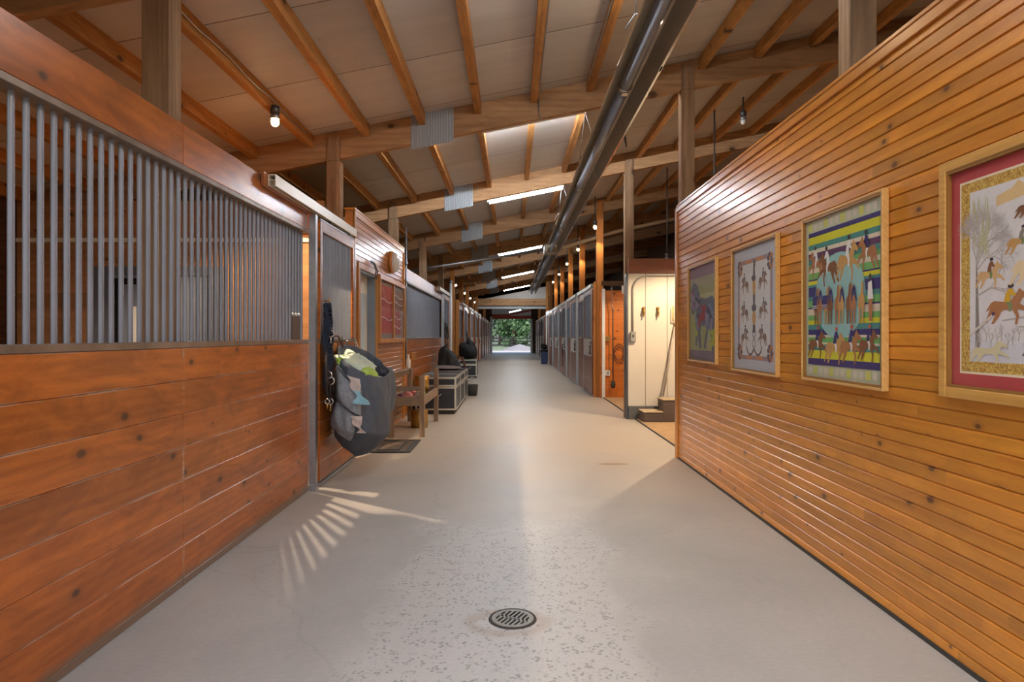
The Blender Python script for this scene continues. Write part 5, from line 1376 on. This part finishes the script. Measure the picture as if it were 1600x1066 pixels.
def tree(x, y, h, w, mat, label, seed):
    rnd = random.Random(seed); t = thing('tree', label, 'tree', (x, y, -.05), 'trees beyond the paddock fence')
    b = MB(); b.tube([(x, y, -.05), (x+.1, y, h*.3), (x-.1, y, h*.7)], [w*.07, w*.05, w*.02], 8); b.build('trunk', M['bark'], t)
    b = MB(); cl = []
    for i in range(26):
        a = rnd.uniform(0, 2*PI); r = w*.5*math.sqrt(rnd.random())*.8; z = h*(.12+.8*rnd.random()); s = 1-abs(z/h-.4)*.75
        cl.append((x+r*s*math.cos(a), y+r*s*math.sin(a), z, w*rnd.uniform(.12,.22)))
    for (cx, cy, cz, cr_) in cl:
        for j in range(85):
            d = Vector((rnd.gauss(0,1), rnd.gauss(0,1), rnd.gauss(0,1))).normalized()*cr_*rnd.uniform(.6,1.1)
            p = Vector((cx, cy, cz)) + d; n = (d.normalized() + Vector((rnd.uniform(-.6,.6), rnd.uniform(-.6,.6), rnd.uniform(-.2,.8)))).normalized()
            u = n.orthogonal().normalized(); w2 = n.cross(u); q = rnd.uniform(.16,.34)
            b.add([p-u*q, p+w2*q*.6, p+u*q, p-w2*q*.6], [(0,1,2,3)])
    o = b.build('foliage', mat, t)
for i, (x, y, h, w, m, lab) in enumerate(((-4.6, 92, 8, 6, 'leafa', 'light green bushy tree at the left of the far doorway view'), (.2, 88, 5.6, 5.4, 'leafa', 'low light green tree in the middle of the far doorway view'), (3.9, 95, 10, 6.5, 'leafb', 'dark green tree at the right of the far doorway view'), (-1.6, 104, 12, 8, 'leafb', 'tall dark tree behind the light green ones outside'), (6.8, 108, 12, 8, 'leafb', 'tall dark tree far right outside the far doorway'), (-8.5, 106, 12, 8, 'leafb', 'tall dark tree far left outside the far doorway'), (2.2, 116, 14, 9, 'leafb', 'tallest dark tree farthest back outside the far doorway'), (-5.4, 124, 13, 8, 'leafb', 'tall dark tree farthest back on the left outside the far doorway'), (-.2, 134, 13, 8, 'leafb', 'tall dark tree farthest back in the middle outside the far doorway'), (7.0, 124, 13, 8, 'leafb', 'tall dark tree farthest back on the right outside the far doorway'))):
    tree(x, y, h, w, M[m], lab, 20+i)

# ------------------------------------------------------------------ light and camera
W = bpy.data.worlds.new('World'); SC.world = W; W.use_nodes = True
nt = W.node_tree; bg = nt.nodes['Background']
sky = nt.nodes.new('ShaderNodeTexSky'); sky.sky_type = 'NISHITA'; sky.sun_disc = False; sky.sun_elevation = R(48); sky.sun_rotation = R(200); sky.air_density = 1.0; sky.dust_density = 3.0
nt.links.new(sky.outputs[0], bg.inputs[0]); bg.inputs[1].default_value = SKY
sd = bpy.data.lights.new('sun', 'SUN'); sd.energy = 2.2; sd.angle = R(3); sd.color = (1, .95, .88)
so = bpy.data.objects.new('sun', sd); COL.objects.link(so); so.rotation_euler = (R(20), R(38), 0); so.location = (-30, 40, 40)
for (nm, y, rx, sx, sz) in (('portal_near', -1.62, R(-90), 12.0, 5.6), ('portal_far', YE+.2, R(90), 3.3, 2.85)):
    ld = bpy.data.lights.new(nm, 'AREA'); ld.shape = 'RECTANGLE'; ld.size = sx; ld.size_y = sz
    ld.cycles.is_portal = True
    lo = bpy.data.objects.new(nm, ld); COL.objects.link(lo); lo.location = (0, y, sz/2); lo.rotation_euler = (-rx if nm == 'portal_near' else -rx, 0, 0)
    PORT.append(lo)
cd = bpy.data.cameras.new('camera'); cam = bpy.data.objects.new('camera', cd); COL.objects.link(cam)
cd.sensor_width = 36.0; cd.lens = F/1600*36.0; cd.shift_x = 0.0; cd.shift_y = -8/1600
cd.clip_start = .02; cd.clip_end = 500
cam.location = (0, 0, CH); cam.rotation_euler = (R(90), 0, 0)
SC.camera = cam
vs = SC.view_settings; vs.view_transform = 'Standard'; vs.look = 'None'; vs.exposure = EXPO; vs.gamma = 1.0; vs.use_curve_mapping = False
SC.display_settings.display_device = 'sRGB'
cy = SC.cycles
cy.max_bounces = 9; cy.diffuse_bounces = 6; cy.glossy_bounces = 4; cy.transparent_max_bounces = 12; cy.transmission_bounces = 4
cy.caustics_reflective = False; cy.caustics_refractive = False; cy.sample_clamp_indirect = 6.0; cy.use_denoising = True
for o in bpy.data.objects:
    if '_w' in o: del o['_w']
